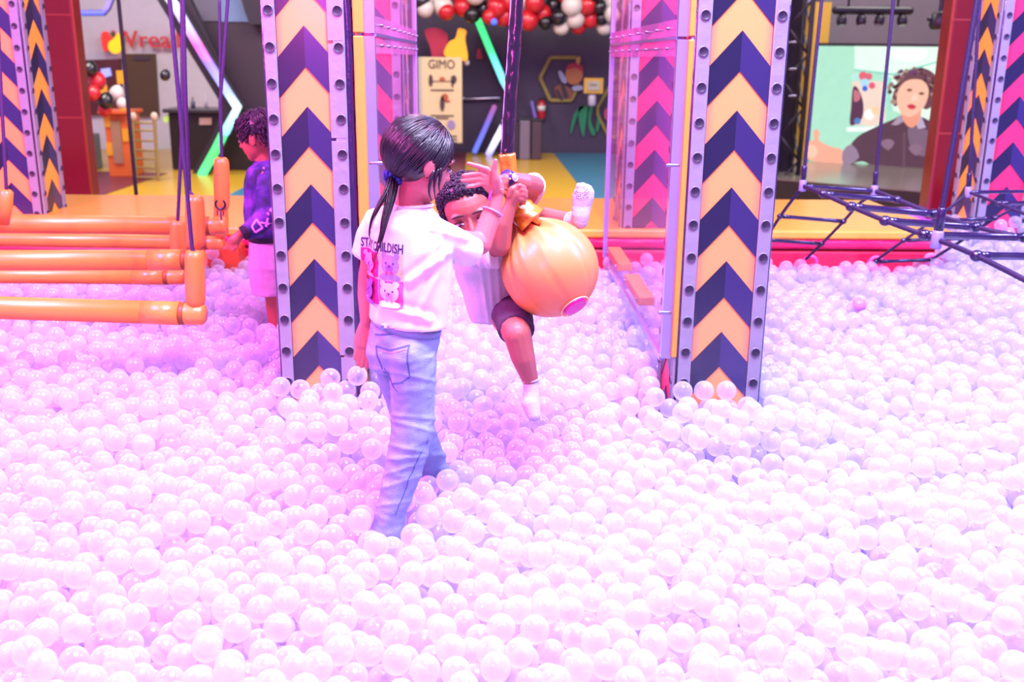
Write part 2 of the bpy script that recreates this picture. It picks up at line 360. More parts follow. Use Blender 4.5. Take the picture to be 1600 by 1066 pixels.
# ------------------------------------------------------------------ balls
def pack():
    rs = np.random.RandomState(3); d = .075; r = d/2
    def sur(x, y): return .085*(y-2.15)
    def inside(x, y):
        ok = (np.abs(x) < 2.1+.42*y) & (y > 1.15)
        back = np.where((x > xr-.03), 6.4, 5.62)
        return ok & (y < back)
    pts = []
    sx, sy, sz = d*1.0, d*.866, d*.80
    for L in range(5):
        ys = np.arange(1.1, 6.5, sy); xs = np.arange(-4.9, 4.9, sx)
        X, Y = np.meshgrid(xs, ys); X = X + (np.arange(len(ys)) % 2)[:, None]*sx/2 + (L % 2)*sx/2; Y = Y+(L % 2)*sy/3
        X = X.ravel(); Y = Y.ravel()
        keep = rs.rand(len(X)) < (.93, .93, .9, .55, .06)[L]
        X, Y = X[keep], Y[keep]
        if L >= 3:                                    # loose heaps on the top layer
            nzv = np.array([noise.noise(V((x*1.1, y*1.1, 3.))) + .55*noise.noise(V((x*3.1, y*3.1, 7.))) for x, y in zip(X, Y)])
            k = nzv > (-.35, .25)[L-3]; X, Y = X[k], Y[k]
        Z = sur(X, Y)-.215+r+L*sz
        pts.append(np.stack([X+rs.normal(0, d*.26, len(X)), Y+rs.normal(0, d*.26, len(X)), Z+rs.normal(0, d*.2, len(X))], 1))
    A = np.concatenate(pts); A = A[inside(A[:, 0], A[:, 1])]
    # balls heaped against the foot of the two near pillars
    ex = []
    for cx, cy in ((-.62, 3.55), (.86, 3.5), (.95, 3.45), (-.5, 3.45)):
        for _ in range(16): ex.append((cx+rs.uniform(-.22, .2), cy+rs.uniform(-.22, -.02), sur(cx, cy)+rs.uniform(.02, .12)))
    A = np.concatenate([A, np.array(ex)])
    boxes = [(-.80, -.41, 3.6, 3.93), (.66, 1.04, 3.6, 3.93), (-.80, -.47, 5.6, 6.2), (.77, 1.1, 5.6, 6.2), (-3.4, -2.72, 6.1, 6.5), (3.02, 3.4, 6.1, 6.5)]
    cyl = OBST
    for it in range(70):
        g = .0016 if it < 45 else 0
        A[:, 2] -= g
        if it % 4 == 0:
            c = d*1.12; K = np.floor(A/c).astype(np.int64); K -= K.min(0); K += 1; D = K.max(0)+2
            h = (K[:, 0]*D[1]+K[:, 1])*D[2]+K[:, 2]; o = np.argsort(h, kind='stable'); A = A[o]; h = h[o]; n = len(A)
            st_ = np.searchsorted(h, h, 'left')
            I, J = [], []
            ar = np.arange(n)
            for dx, dy, dz in [(0, 0, 0), (1, 0, 0), (0, 1, 0), (0, 0, 1), (1, 1, 0), (1, -1, 0), (1, 0, 1), (1, 0, -1), (0, 1, 1), (0, 1, -1), (1, 1, 1), (1, 1, -1), (1, -1, 1), (1, -1, -1)]:
                t = h+(dx*D[1]+dy)*D[2]+dz; a = np.searchsorted(h, t, 'left'); b = np.searchsorted(h, t, 'right')
                for k in range(6):
                    m = (a+k) < b
                    if not m.any(): break
                    i = ar[m]; j = (a+k)[m]
                    if (dx, dy, dz) == (0, 0, 0): q = j > i; i, j = i[q], j[q]
                    q = ((A[i]-A[j])**2).sum(1) < (d*1.15)**2; I.append(i[q]); J.append(j[q])
            I = np.concatenate(I); J = np.concatenate(J)
        v = A[I]-A[J]; L = np.sqrt((v**2).sum(1))+1e-9; ov = np.maximum(0, d-L)*.36; v = v/L[:, None]*ov[:, None]
        for k in range(3):
            A[:, k] += np.bincount(I, v[:, k], n)-np.bincount(J, v[:, k], n)
        fz = sur(A[:, 0], A[:, 1])-.215+r; A[:, 2] = np.maximum(A[:, 2], fz)
        A[:, 1] = np.minimum(A[:, 1], np.where(A[:, 0] > xr-.03, 6.4, 5.62))
        for x0, x1, y0, y1 in boxes:
            m = (A[:, 0] > x0-r) & (A[:, 0] < x1+r) & (A[:, 1] > y0-r) & (A[:, 1] < y1+r)
            if m.any():
                q = A[m]; dd = np.stack([q[:, 0]-(x0-r), (x1+r)-q[:, 0], q[:, 1]-(y0-r), (y1+r)-q[:, 1]], 1); w_ = dd.argmin(1)
                q[:, 0] = np.where(w_ == 0, x0-r, np.where(w_ == 1, x1+r, q[:, 0])); q[:, 1] = np.where(w_ == 2, y0-r, np.where(w_ == 3, y1+r, q[:, 1])); A[m] = q
        for (p0, p1, rad) in cyl:
            p0_, p1_ = np.array(p0), np.array(p1); u = p1_-p0_; t = np.clip(((A-p0_)@u)/(u@u), 0, 1); cpt = p0_+t[:, None]*u; v2 = A-cpt; l = np.sqrt((v2**2).sum(1))+1e-9
            m = l < rad+r; A[m] = cpt[m]+v2[m]/l[m][:, None]*(rad+r)
    return A
# legs standing in the balls: (ankle below, knee above, radius)
OBST = [(tuple(P(606, 860, 2.78)), tuple(P(640, 690, 2.80)), .062), (tuple(P(690, 790, 3.28)), tuple(P(655, 670, 3.05)), .052),
        (tuple(P(436, 560, 4.62)), tuple(P(420, 450, 4.55)), .06)]
BALLS = pack()
near = []
for i, b in enumerate(BALLS):
    x, y, dpt = proj(b)
    if -20 < x < 1620 and y < 1085 and dpt < 4: near.append((i, x, y, dpt))
top = []                                      # keep a ball only if no other ball hides its centre
cell = {}
for i, x, y, dp in near: cell.setdefault((int(x//60), int(y//60)), []).append((i, x, y, dp))
for i, x, y, dp in sorted(near, key=lambda t: t[3]):
    if dp > 2.9: break
    hid = 0
    for a in (-1, 0, 1):
        for c in (-1, 0, 1):
            for j, x2, y2, d2 in cell.get((int(x//60)+a, int(y//60)+c), ()):
                if j != i and d2 < dp-.01 and (x-x2)**2+(y-y2)**2 < (F*.026/d2)**2: hid = 1
    if not hid: top.append(i)
    if len(top) >= 300: break
BALL_M = ball_material('translucent_white_plastic')
bm = bmesh.new(); bmesh.ops.create_icosphere(bm, subdivisions=4, radius=.0375)
bme = bpy.data.meshes.new('pit_ball'); bm.to_mesh(bme); bm.free(); bme.materials.append(BALL_M)
for p_ in bme.polygons: p_.use_smooth = True
for i in top:
    o = bpy.data.objects.new('pit_ball', bme); C.objects.link(o); o.location = BALLS[i]
    tag(o, 'translucent white plastic ball in the front of the ball pit, nearest the camera', 'ball', 'clear white balls in the front of the pit')
rest = np.delete(BALLS, top, 0)
bm = bmesh.new(); bmesh.ops.create_icosphere(bm, subdivisions=3, radius=.0375)
bm2 = bpy.data.meshes.new('ball_instance'); bm.to_mesh(bm2); bm.free(); bm2.materials.append(BALL_M)
me = bpy.data.meshes.new('ball_heap'); me.from_pydata([tuple(x) for x in rest], [], [])
heap = bpy.data.objects.new('ball_heap', me); C.objects.link(heap); me.materials.append(BALL_M)
ng = bpy.data.node_groups.new('ball_heap', 'GeometryNodeTree')
ng.interface.new_socket('Geometry', in_out='INPUT', socket_type='NodeSocketGeometry'); ng.interface.new_socket('Geometry', in_out='OUTPUT', socket_type='NodeSocketGeometry')
gi = ng.nodes.new('NodeGroupInput'); go = ng.nodes.new('NodeGroupOutput'); ip = ng.nodes.new('GeometryNodeInstanceOnPoints')
ics = ng.nodes.new('GeometryNodeMeshIcoSphere'); ics.inputs['Radius'].default_value = .0375; ics.inputs['Subdivisions'].default_value = 4
ss = ng.nodes.new('GeometryNodeSetShadeSmooth'); sm_ = ng.nodes.new('GeometryNodeSetMaterial'); sm_.inputs['Material'].default_value = BALL_M
ng.links.new(ics.outputs['Mesh'], ss.inputs[0]); ng.links.new(ss.outputs[0], sm_.inputs[0]); ng.links.new(sm_.outputs[0], ip.inputs['Instance'])
ng.links.new(gi.outputs[0], ip.inputs['Points']); ng.links.new(ip.outputs[0], go.inputs[0])
heap.modifiers.new('balls', 'NODES').node_group = ng
tag(heap, 'deep heap of translucent white plastic balls filling the rest of the pit', 'balls', kind='stuff')
q = P(1342, 477, 4.75); bm = bmesh.new(); bmesh.ops.create_icosphere(bm, subdivisions=4, radius=.036)
for v in bm.verts: v.co += q
o = ob('pit_ball', bm, mat('mauve_ball_plastic', '#c17ac0', .3), None, True)
tag(o, 'single mauve ball half sunk among the white balls, right of the near right pillar', 'ball')
# ------------------------------------------------------------------ padded pillars
def chev_mesh(hw, drop, h):
    bm = bmesh.new()
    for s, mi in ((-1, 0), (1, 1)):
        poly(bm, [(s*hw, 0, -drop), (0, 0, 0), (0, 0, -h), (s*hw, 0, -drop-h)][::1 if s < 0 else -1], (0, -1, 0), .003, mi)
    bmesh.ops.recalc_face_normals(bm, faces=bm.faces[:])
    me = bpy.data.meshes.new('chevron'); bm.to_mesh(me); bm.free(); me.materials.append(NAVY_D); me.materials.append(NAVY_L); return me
def eyelet_mesh():
    bm = bmesh.new(); n = 14
    prof = [(.0190, 0, 0), (.0182, .004, 0), (.0160, .0055, 0), (.0145, .0045, 1), (.0120, .0030, 1)]
    rings = [[bm.verts.new((r*math.cos(2*PI*k/n), -y, r*math.sin(2*PI*k/n))) for k in range(n)] for r, y, _ in prof]
    for i in range(len(prof)-1):
        for k in range(n):
            f = bm.faces.new((rings[i][k], rings[i][(k+1) % n], rings[i+1][(k+1) % n], rings[i+1][k])); f.material_index = prof[i+1][2]
    f = bm.faces.new(rings[-1]); f.material_index = 1
    bmesh.ops.recalc_face_normals(bm, faces=bm.faces[:])
    me = bpy.data.meshes.new('eyelet'); bm.to_mesh(me); bm.free(); me.materials.append(EYE_R); me.materials.append(EYE_C)
    for p in me.polygons: p.use_smooth = True
    return me
EYE = eyelet_mesh()
def pillar(x0, x1, y0, z0, z1, label, fm, sides, apex=1.519, per=.271, ph_e=.02, dep=.33, group=None, wob=0):
    root = empty('chevron_tower', ((x0+x1)/2, y0+dep/2, z0), label, 'pillar', group)
    boxo('core', x0+.008, x1-.008, y0+.008, y0+dep-.008, z0, z1, PURPLE, root)
    W = x1-x0
    def face(org, ang, wid, pm):
        R = Matrix.Translation(org) @ Matrix.Rotation(ang, 4, 'Z')
        def put(name, me):
            o = bpy.data.objects.new(name, me); C.objects.link(o); o.matrix_world = R; return o
        def fin(o):
            m = o.matrix_world.copy(); o.parent = root; o.matrix_parent_inverse = wm(root).inverted(); o.matrix_basis = m
        sw = wid*.165; hw = wid/2-sw-.002
        bm = bmesh.new(); box(bm, -hw, hw, -.004, .02, z0, z1); o = ob('face_panel', bm, pm); o.matrix_world = R; fin(o)
        cm = chev_mesh(hw, hw*1.12, per*.505)
        k = -int((apex-z0)/per)-1
        while apex+k*per < z1+.1:
            a = apex+k*per
            if a-per*.5-hw*1.1 > z0-.05 and a < z1:
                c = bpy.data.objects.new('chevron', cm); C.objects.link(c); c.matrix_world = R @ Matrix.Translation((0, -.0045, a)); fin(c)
            k += 1
        for s in (-1, 1):
            bm = bmesh.new(); xs0, xs1 = sorted((s*(hw+.002), s*(wid/2-.004)))
            n = 26 if wob else 1
            if wob:
                for q in range(2):
                    pass
                pts = [(.5*(xs0+xs1)+s*wob*noise.noise(V((x0*3+s, 0, zz*6.))), -.004+wob*.5*noise.noise(V((x0, s, zz*9.))), zz) for zz in [z0+(z1-z0)*i/40 for i in range(41)]]
                loft(bm, pts, (xs1-xs0)/2, .010, side=(1, 0, 0), seg=8, fn=None)
            else: box(bm, xs0, xs1, -.012, .02, z0, z1, 0, .003)
            o = ob('edge_strip', bm, LAV); o.matrix_world = R; fin(o)
            z = ph_e+z0; z = 1.5683-per*.447*int((1.5683-z0)/(per*.447))
            while z < z1-.03:
                c = bpy.data.objects.new('eyelet', EYE); C.objects.link(c); c.matrix_world = R @ Matrix.Translation(((xs0+xs1)/2, -.012, z)); fin(c); z += per*.447
    face(V(((x0+x1)/2, y0, 0)), 0, W, fm)
    if 'R' in sides: face(V((x1, y0+dep/2, 0)), PI/2, dep, sides['R'])
    if 'L' in sides: face(V((x0, y0+dep/2, 0)), -PI/2, dep, sides['L'])
    for xx in ((x1-.004, y0+.002), (x0+.004, y0+.002), (x1-.004, y0+dep-.002)):
        ob('corner_piping', loft(bmesh.new(), [(xx[0], xx[1], z0), (xx[0], xx[1], z1)], .0075, seg=8), PURPLE, root, True)
    return root
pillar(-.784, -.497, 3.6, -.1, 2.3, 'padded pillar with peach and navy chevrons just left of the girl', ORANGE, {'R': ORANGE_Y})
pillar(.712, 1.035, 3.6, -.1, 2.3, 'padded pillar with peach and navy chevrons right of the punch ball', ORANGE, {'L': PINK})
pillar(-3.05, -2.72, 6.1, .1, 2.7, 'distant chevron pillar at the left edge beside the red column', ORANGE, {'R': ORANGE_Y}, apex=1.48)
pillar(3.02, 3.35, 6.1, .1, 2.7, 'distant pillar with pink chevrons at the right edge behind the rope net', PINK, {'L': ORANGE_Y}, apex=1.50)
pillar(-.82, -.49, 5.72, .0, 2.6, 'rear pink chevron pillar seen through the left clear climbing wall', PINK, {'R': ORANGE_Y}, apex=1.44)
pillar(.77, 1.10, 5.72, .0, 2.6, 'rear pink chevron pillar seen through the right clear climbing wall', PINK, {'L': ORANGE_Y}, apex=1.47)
# purple zipped corner sleeve on the left pillar
root = [o for o in C.objects if o.name == 'chevron_tower'][0]
zz = [-.1+.04*i for i in range(61)]
ob('corner_sleeve', loft(bmesh.new(), [(-.492+.004*noise.noise(V((0, 0, z*9))), 3.604, z) for z in zz], [.017+.004*noise.noise(V((2, 0, z*14))) for z in zz], seg=14), PURPLE, root, True)
# overlapping lavender sleeve pieces on that corner strip
for a, b in ((-.1, .33), (.34, 1.13), (1.14, 1.46), (1.47, 2.3)):
    boxo('strip_sleeve', -.560+(.004 if a < .3 else 0), -.508+(.004 if a < .3 else 0), 3.5872, 3.60, a, b, LAV, root, .001)
# ------------------------------------------------------------------ clear climbing walls between the pillars
SHKD = mat('bolt_dull_steel', '#6a6278', .4, .5)
def wall(xp, s, label):
    root = empty('climbing_frame', (xp, 4.7, .32), label, 'climbing wall')
    for a, b in ((.32, 1.487), (1.497, 2.7)):
        boxo('acrylic_panel', xp-.006, xp+.006, 3.66, 5.66, a, b, ACR, root)
        boxo('panel_edge', xp-.008, xp+.03*s if s > 0 else xp+.008, 3.625, 3.66, a, b, ACR_E, root) if s > 0 else boxo('panel_edge', xp-.03, xp+.008, 3.625, 3.66, a, b, ACR_E, root)
        x0, x1 = sorted((xp+s*.028, xp+s*.075)) if s > 0 else sorted((xp-.028, xp-.062))
        boxo('post', x0, x1, 3.585 if s < 0 else 3.60, 3.66, a if a > 1 else .33, b, YEL_WOOD, root, .004)
        boxo('far_post', xp-.012, xp+.012, 5.62, 5.66, a, b, ACR_E, root)
    fl_ = mat('acrylic_flange_pink', '#c060b0', .2, coat=.5)
    boxo('seam_rail', xp-.011, xp+.011, 3.64, 5.64, 1.486, 1.498, ACR_E, root)
    for dz in (.035, -.035):
        boxo('flange', xp-.009, xp+.009, 3.66, 5.62, 1.492+dz-.028, 1.492+dz+.028, acrylic_material('acrylic_flange', (.93, .66, .85), .25) if 'fm' not in MATS else MATS['fm'], root)
        for i in range(8):
            y = 3.8+i*.26
            ob('bolt', cap(bmesh.new(), (xp-.016, y, 1.492+dz), (xp+.016, y, 1.492+dz), .0055, seg=8), SHKD, root, True)
    for z in (1.05, 1.75, .5):
        ob('spacer_bolt', cap(bmesh.new(), (xp-.02, 3.63, z), (xp+.02, 3.63, z), .007, seg=8), METAL, root, True)
    return root
WR = wall(.663, 1, 'clear acrylic climbing wall with wooden steps between the two right pillars')
WL = wall(-.41, -1, 'clear acrylic climbing wall right behind the left pillar and the girl')
def step(y0, y1, z, s=-1):
    o = boxo('foothold', .672, .748, y0, y1, z, z+.042, YEL_WOOD, WR, .006)
    for y in (y0+.05, y1-.05):
        ob('screw', cap(bmesh.new(), (.668, y, z+.02), (.674, y, z+.02), .006, seg=8), METAL, o, True)
a = P(960, 415, 5.0); step(5.12, 5.6, .345); step(4.36, 4.86, .345)
a = boxo('lower_rail', .655, .671, 3.66, 5.66, .30, .325, ACR_E, WR)
# ------------------------------------------------------------------ people
SKIN_L = mat('skin_warm', '#bf6868', .5, sss=.0, var=.05, bump=.06, bscale=220)
SKIN_B = mat('skin_brown', '#a45450', .5, var=.05, bump=.06, bscale=220)
SKIN_C = mat('skin_tan', '#a8544a', .5, var=.05, bump=.06, bscale=220)
HAIR_G = mat('hair_black_glossy', '#140a1a', .34, bump=.2, bscale=90, spec=.6)
HAIR_B = mat('hair_dark_curls', '#2a1432', .42)
TEE = mat('cotton_white', '#dcd2d0', .85, bump=.15, bscale=300)
LINEN = mat('linen_white', '#c8c0c8', .85, bump=.25, bscale=200)
DENIM = mat('denim_light_blue', '#8796ba', .85, var=.28, bump=.5, bscale=420, nscale=26)
DEN_S = mat('denim_seam', '#4a5c94', .85); DEN_T = mat('stitching_orange', '#c78f8a', .7)
SHORTS = mat('cotton_dark_shorts', '#3b2340', .8, bump=.3, bscale=60)
SOCK = mat('sock_white', '#b4acba', .9, bump=.4, bscale=260)
SOLE = mat('sock_dirt_grey', '#5c506c', .95, var=.3, nscale=60)
EYE_W = mat('eye_white', '#a898a8', .3, var=.01); EYE_I = mat('eye_dark', '#24140f', .15); LIPS = mat('lips', '#b85560', .45)
BROW = mat('brow_dark', '#3a1c20', .8)
def head_parts(bm, c, f, u, hh, ear=1.0):
    """skin of a head hh tall: cranium, face, jaw, brow, nose, cheeks, ears; f and u are its forward and up directions"""
    f = V(f).normalized(); u = (V(u)-f*V(u).dot(f)).normalized(); r = f.cross(u); M = Matrix((r, f, u)).transposed(); c = V(c)
    W = lambda x, y, z: c+M @ V((x*hh, y*hh, z*hh))
    S = lambda a, b, d: (a*hh, b*hh, d*hh)
    ell(bm, W(0, -.05, .12), S(.365, .44, .37), M); ell(bm, W(0, .10, -.12), S(.30, .30, .35), M); ell(bm, W(0, .20, -.36), S(.165, .15, .12), M)
    for s in (-1, 1):
        ell(bm, W(s*.15, .24, -.14), S(.12, .10, .13), M); ell(bm, W(s*.13, .315, .10), S(.13, .06, .045), M)
        ell(bm, W(s*.375, -.04, -.04), S(.035, .085*ear, .12*ear), M)
        ell(bm, W(s*.385, -.05, -.0), S(.03, .06*ear, .07*ear), M)
    cap(bm, W(0, .36, .05), W(0, .455, -.12), .030*hh, .042*hh)
    for s in (-1, 1): ell(bm, W(s*.04, .41, -.13), S(.035, .04, .03), M)
    ell(bm, W(0, .325, -.245), S(.10, .06, .045), M)
    return W, M, hh
def face_bits(par, W, M, hh, gaze=(0, 0), lips=True, closed=1.0, iris=EYE_I):
    for s in (-1, 1):
        c = W(s*.15, .352, -.01)
        o = ob('eye', ell(bmesh.new(), c, (.068*hh, .035*hh, .033*hh*closed), M), EYE_W, par, True)
        ic = W(s*.15+gaze[0]*.03, .378, -.01+gaze[1]*.02)
        ob('iris', ell(bmesh.new(), ic, (.030*hh, .014*hh, .031*hh*closed), M), iris, o, True)
        tube('eyelash', [W(s*.15+d*.075, .368-.03*abs(d), .012+.028*closed*(1-d*d)) for d in (-1, -.5, 0, .5, 1)], .0055*hh*1.6, BROW, par)
        tube('eyebrow', [W(s*.15+s*d*.09, .395-.05*max(0, d), .105+.02*(1-d*d)-.01*d) for d in (-1, -.5, 0, .5, 1)], [.010*hh, .017*hh, .017*hh, .014*hh, .007*hh], BROW, par)
    if lips:
        tube('lips', [W(d*.085, .383-.03*d*d, -.25+.008*d*d) for d in (-1, -.5, 0, .5, 1)], [.006*hh, .017*hh, .02*hh, .017*hh, .006*hh], LIPS, par)
def chain(bm, pts, rs, seg=12):
    for (a, b), (ra, rb) in zip(zip(pts, pts[1:]), zip(rs, rs[1:])): cap(bm, a, b, ra, rb, seg)
def PX(l): return [P(*q) for q in l]
# ================================================== the girl (back to the camera, facing right and away)
gy = 2.85
girl = empty('person', P(615, 830, gy), 'standing child with long dark ponytail, white bear-print t-shirt and light jeans, seen from behind', 'person')
ft = V((.5, .86, 0)).normalized(); rt = V((ft.y, -ft.x, 0))
bm = bmesh.new()
gf = V((.80, .50, -.28)); gu = V((.30, .12, 1))
gW, gM, ghh = head_parts(bm, P(655, 252, gy), gf, gu, .225, 1.0)
loft(bm, [P(643, 345, gy), P(641, 315, gy), P(648, 285, gy)], [.062, .040, .040], [.05, .043, .043], seg=16)
loft(bm, [P(645, 335, gy), P(645, 350, gy), P(642, 430, gy), P(636, 500, gy), P(628, 545, gy)], [.06, .09, .10, .095, .08], [.045, .06, .07, .07, .06], side=rt)
for pts, rs in (  # legs
    (PX([(648, 550, 2.80), (645, 668, 2.80), (608, 815, 2.78), (603, 880, 2.78)]), (.045, .04, .032, .028)),
    (PX([(612, 550, 2.92), (645, 665, 3.03), (680, 760, 3.24), (690, 800, 3.3)]), (.045, .045, .032, .028))): chain(bm, pts, rs)
ell(bm, P(612, 890, 2.80), (.04, .09, .03)); ell(bm, P(700, 806, 3.36), (.04, .09, .03))
# right arm reaching out, forearm up, open palm
RA = PX([(692, 372, 2.82), (751, 381, 2.93), (766, 340, 2.955), (778, 300, 2.965)])
chain(bm, RA, (.032, .0335, .030, .0195))
loft(bm, PX([(778, 302, 2.965), (773, 291, 2.962), (765, 281, 2.96), (756, 276, 2.958)]), [.020, .030, .031, .025], [.012, .014, .012, .010], side=(P(775, 262, 2.96)-P(752, 287, 2.96)), seg=14)
HY = 2.952
for pts, rs in (
    ([(768, 276), (762, 265), (747, 260), (731.5, 255.5)], (.0105, .0088, .0078, .0062)),       # index
    ([(764, 280), (750, 271), (737, 272.5), (723.5, 274.5)], (.010, .0082, .0076, .0062)),         # middle
    ([(764, 284), (748.5, 279.5), (735, 281.5), (721.5, 282.5)], (.010, .0080, .0074, .0060)),         # ring
    ([(766, 289), (751, 287.5), (741, 290.5), (730, 292.5)], (.009, .0072, .0066, .0055)),         # little
    ([(776, 296), (774, 280), (771.5, 266), (774.5, 251)], (.0150, .0135, .0098, .0070))):       # thumb
    chain(bm, [P(x, y, HY-(.012 if k and pts[0][0] == 776 else 0)-.004*k) for k, (x, y) in enumerate(pts)], rs)
# left arm hanging, hand half open
chain(bm, PX([(594, 350, 2.93), (576, 430, 2.93), (573, 460, 2.92), (573, 503, 2.90)]), (.037, .031, .028, .0195))
loft(bm, PX([(573, 503, 2.90), (572, 518, 2.895), (570, 532, 2.89), (568, 543, 2.885)]), [.020, .030, .034, .030], [.014, .013, .012, .010], side=(1, .1, 0), seg=14)
for pts, rs in (
    ([(561, 534), (557.5, 548), (554.5, 560)], (.0095, .0082, .0062)),
    ([(565, 540), (562, 556), (558.5, 570)], (.0098, .0084, .0062)),
    ([(570, 542), (568, 558), (565, 573)], (.0095, .0082, .0060)),
    ([(576, 540), (576, 554), (574, 574)], (.009, .0078, .0058)),
    ([(582, 522), (585, 540), (581, 556)], (.013, .0108, .0078))): chain(bm, [P(x, y, 2.888-.004*k) for k, (x, y) in enumerate(pts)], rs)
gbody = blob('body', bm, .0034, SKIN_L, girl, 3, .4)
face_bits(girl, gW, gM, ghh)
# hair: smooth cap, strands drawn to the scrunchie, ponytail
SCR = P(614, 277, 2.83)
def rad(d):    # hair surface distance in a direction of head space
    x, y, z = d; return 1/math.sqrt((x/.415)**2+(y/.475)**2+(z/.435)**2)
hc = V((0, -.055, .12))
bm = bmesh.new(); ell(bm, gW(*hc), (.405*ghh, .465*ghh, .425*ghh), gM, 32, 20)
cap(bm, gW(-.02, -.25, -.06), SCR, .052, .016)
# cut the face and the neck free
inv = gM.inverted()
bmesh.ops.recalc_face_normals(bm, faces=bm.faces[:])
def faceside(v):
    q = inv @ (v.co-gW(0, 0, 0))/ghh
    return q.y > .20+.55*max(0, q.z-.02) and q.z < .33 or (q.z < -.10 and q.y > -.02)
for v in bm.verts:
    if faceside(v):
        q = inv @ (v.co-gW(0, 0, 0))/ghh; v.co = gW(q.x*.80, min(q.y, .2)*.8, q.z if q.z > -.05 else q.z*.5)
hair = blob('hair', bm, .005, HAIR_G, girl, 2, .5)
rs = random.Random(5); bm = bmesh.new()
tl_ = (inv @ (SCR-gW(0, 0, 0))/ghh)-hc
d1 = tl_.normalized()
for k in range(1500):
    d0 = V((rs.gauss(0, 1), rs.gauss(0, 1), rs.gauss(0, 1))).normalized()
    if d0.z < -.62 or (d0.y > .55 and d0.z < .42) or (d0.y > .10 and d0.z < .02) or (d0.z < -.45 and d0.y > -.3): continue
    if abs(d0.x) > .8 and d0.y > -.25 and d0.z < .12: continue
    ang = d0.angle(d1); ax = d0.cross(d1)
    if ax.length < .05: continue
    ax.normalize(); n = 9; rr0 = rs.uniform(.985, 1.014); a_ = -rs.uniform(.05, .35); b_ = min(ang*.97, rs.uniform(.5, 1.1)); pts = []
    for i in range(n+1):
        d = Quaternion(ax, a_+(b_-a_)*i/n) @ d0; R_ = rad(d)*(rr0-.02*(2*i/n-1)**4); w_ = max(0, 1-d.angle(d1)/.42); R_ = R_*(1-w_)+max(R_, tl_.length)*w_
        q = hc+d*R_
        if q.y > .30 and q.z < .30: break
        pts.append(gW(*q))
    if len(pts) < 4: continue
    m_ = len(pts); loft(bm, pts, [.0010]+[.0021]*(m_-2)+[.0010], seg=4, caps='flat')
for pts in ([gW(.385, .08, -.02), gW(.40, .06, -.14), gW(.385, .09, -.26), gW(.36, .17, -.40), gW(.345, .22, -.46)], [gW(.39, .10, .0), gW(.405, .12, -.12), gW(.38, .15, -.22), gW(.35, .2, -.30)], [gW(.39, .02, -.05), gW(.41, .0, -.2), gW(.37, .05, -.34), gW(.36, .12, -.42)]):
    loft(bm, catmull(pts, 4), [.0045, .006, .006, .006, .005, .005, .004, .004, .003, .003, .002, .002, .0015, .0012, .001, .0008, .0006][:len(catmull(pts, 4))], seg=5)
ob('hair_strands', bm, HAIR_G, girl, True)
bm = bmesh.new()
for k in range(70):
    a = rs.uniform(0, 2*PI); q = math.sqrt(rs.random()); dx, dz = q*math.cos(a), q*math.sin(a)
    ln = rs.uniform(.75, 1.0)
    key = [(614, 277, 2.835), (612, 295, 2.815), (608, 318, 2.79), (601, 345, 2.765), (597, 365, 2.752), (592, 382, 2.748)]
    if k % 9 == 0: key = [(613, 279, 2.83), (606, 300, 2.80), (592, 325, 2.775), (583, 345, 2.772), (579, 368, 2.776), (586, 384, 2.755)]
    if k % 23 == 3: key += [(586, 402, 2.745), (578, 418, 2.77), (566, 425, 2.80)]
    wv = [9, 11, 9, 7, 5, 5, 2, 2, 2]
    pts = [P(x+dx*wv[i]*.8, y+dz*3, Y+dz*.02-.004) for i, (x, y, Y) in enumerate(key)]
    pts = catmull(pts, 4); pts = pts[:max(6, int(len(pts)*ln))]
    m_ = len(pts); loft(bm, pts, [.003*(1-i/m_*.8) for i in range(m_)], seg=4)
ob('ponytail', bm, HAIR_G, girl, True)
SCRM = mat('scrunchie_blue', '#2b3a9c', .7, bump=.5, bscale=80)
bm = bmesh.new(); ax = (P(606, 300, 2.80)-P(625, 262, 2.86)).normalized(); s0 = ax.orthogonal().normalized(); s1 = ax.cross(s0)
pts = []
for i in range(96):
    a = 2*PI*i/96; w_ = 11*a; r_ = .021+.0045*math.cos(w_)
    pts.append(SCR+s0*r_*math.cos(a)+s1*r_*math.sin(a)+ax*(.009*math.sin(w_)))
loft(bm, pts+[pts[0]], [.0058+.0018*math.sin(i*2.3) for i in range(97)], seg=8)
ob('scrunchie', bm, SCRM, girl, True)
# t-shirt
def wr(a, s, o=0): return lambda co, n: a*(noise.noise(V((co.x*s+o, co.y*s, co.z*s*.7)))+.5*noise.noise(V((co.x*s*2.3, co.y*s*2.3+o, co.z*s*1.6))))
bm = bmesh.new()
loft(bm, [P(643, 319, gy), P(643, 326, gy), P(642, 337, gy), P(641, 352, gy), P(643, 388, gy), P(642, 430, gy), P(639, 475, gy), P(637, 504, gy)], [.052, .070, .096, .122, .138, .128, .124, .124], [.05, .06, .072, .086, .094, .098, .098, .100], side=rt, seg=28)
loft(bm, PX([(612, 345, 2.90), (594, 350, 2.915), (583, 372, 2.925), (574, 402, 2.93)]), [.045, .055, .055, .056], [.05, .055, .052, .050], seg=18)
loft(bm, PX([(668, 362, 2.81), (697, 376, 2.83), (720, 386, 2.87), (737, 393, 2.905)]), [.050, .054, .052, .049], [.05, .054, .053, .050], seg=18)
loft(bm, PX([(690, 372, 2.83), (705, 390, 2.85)]), [.05, .045], [.04, .03], seg=14)
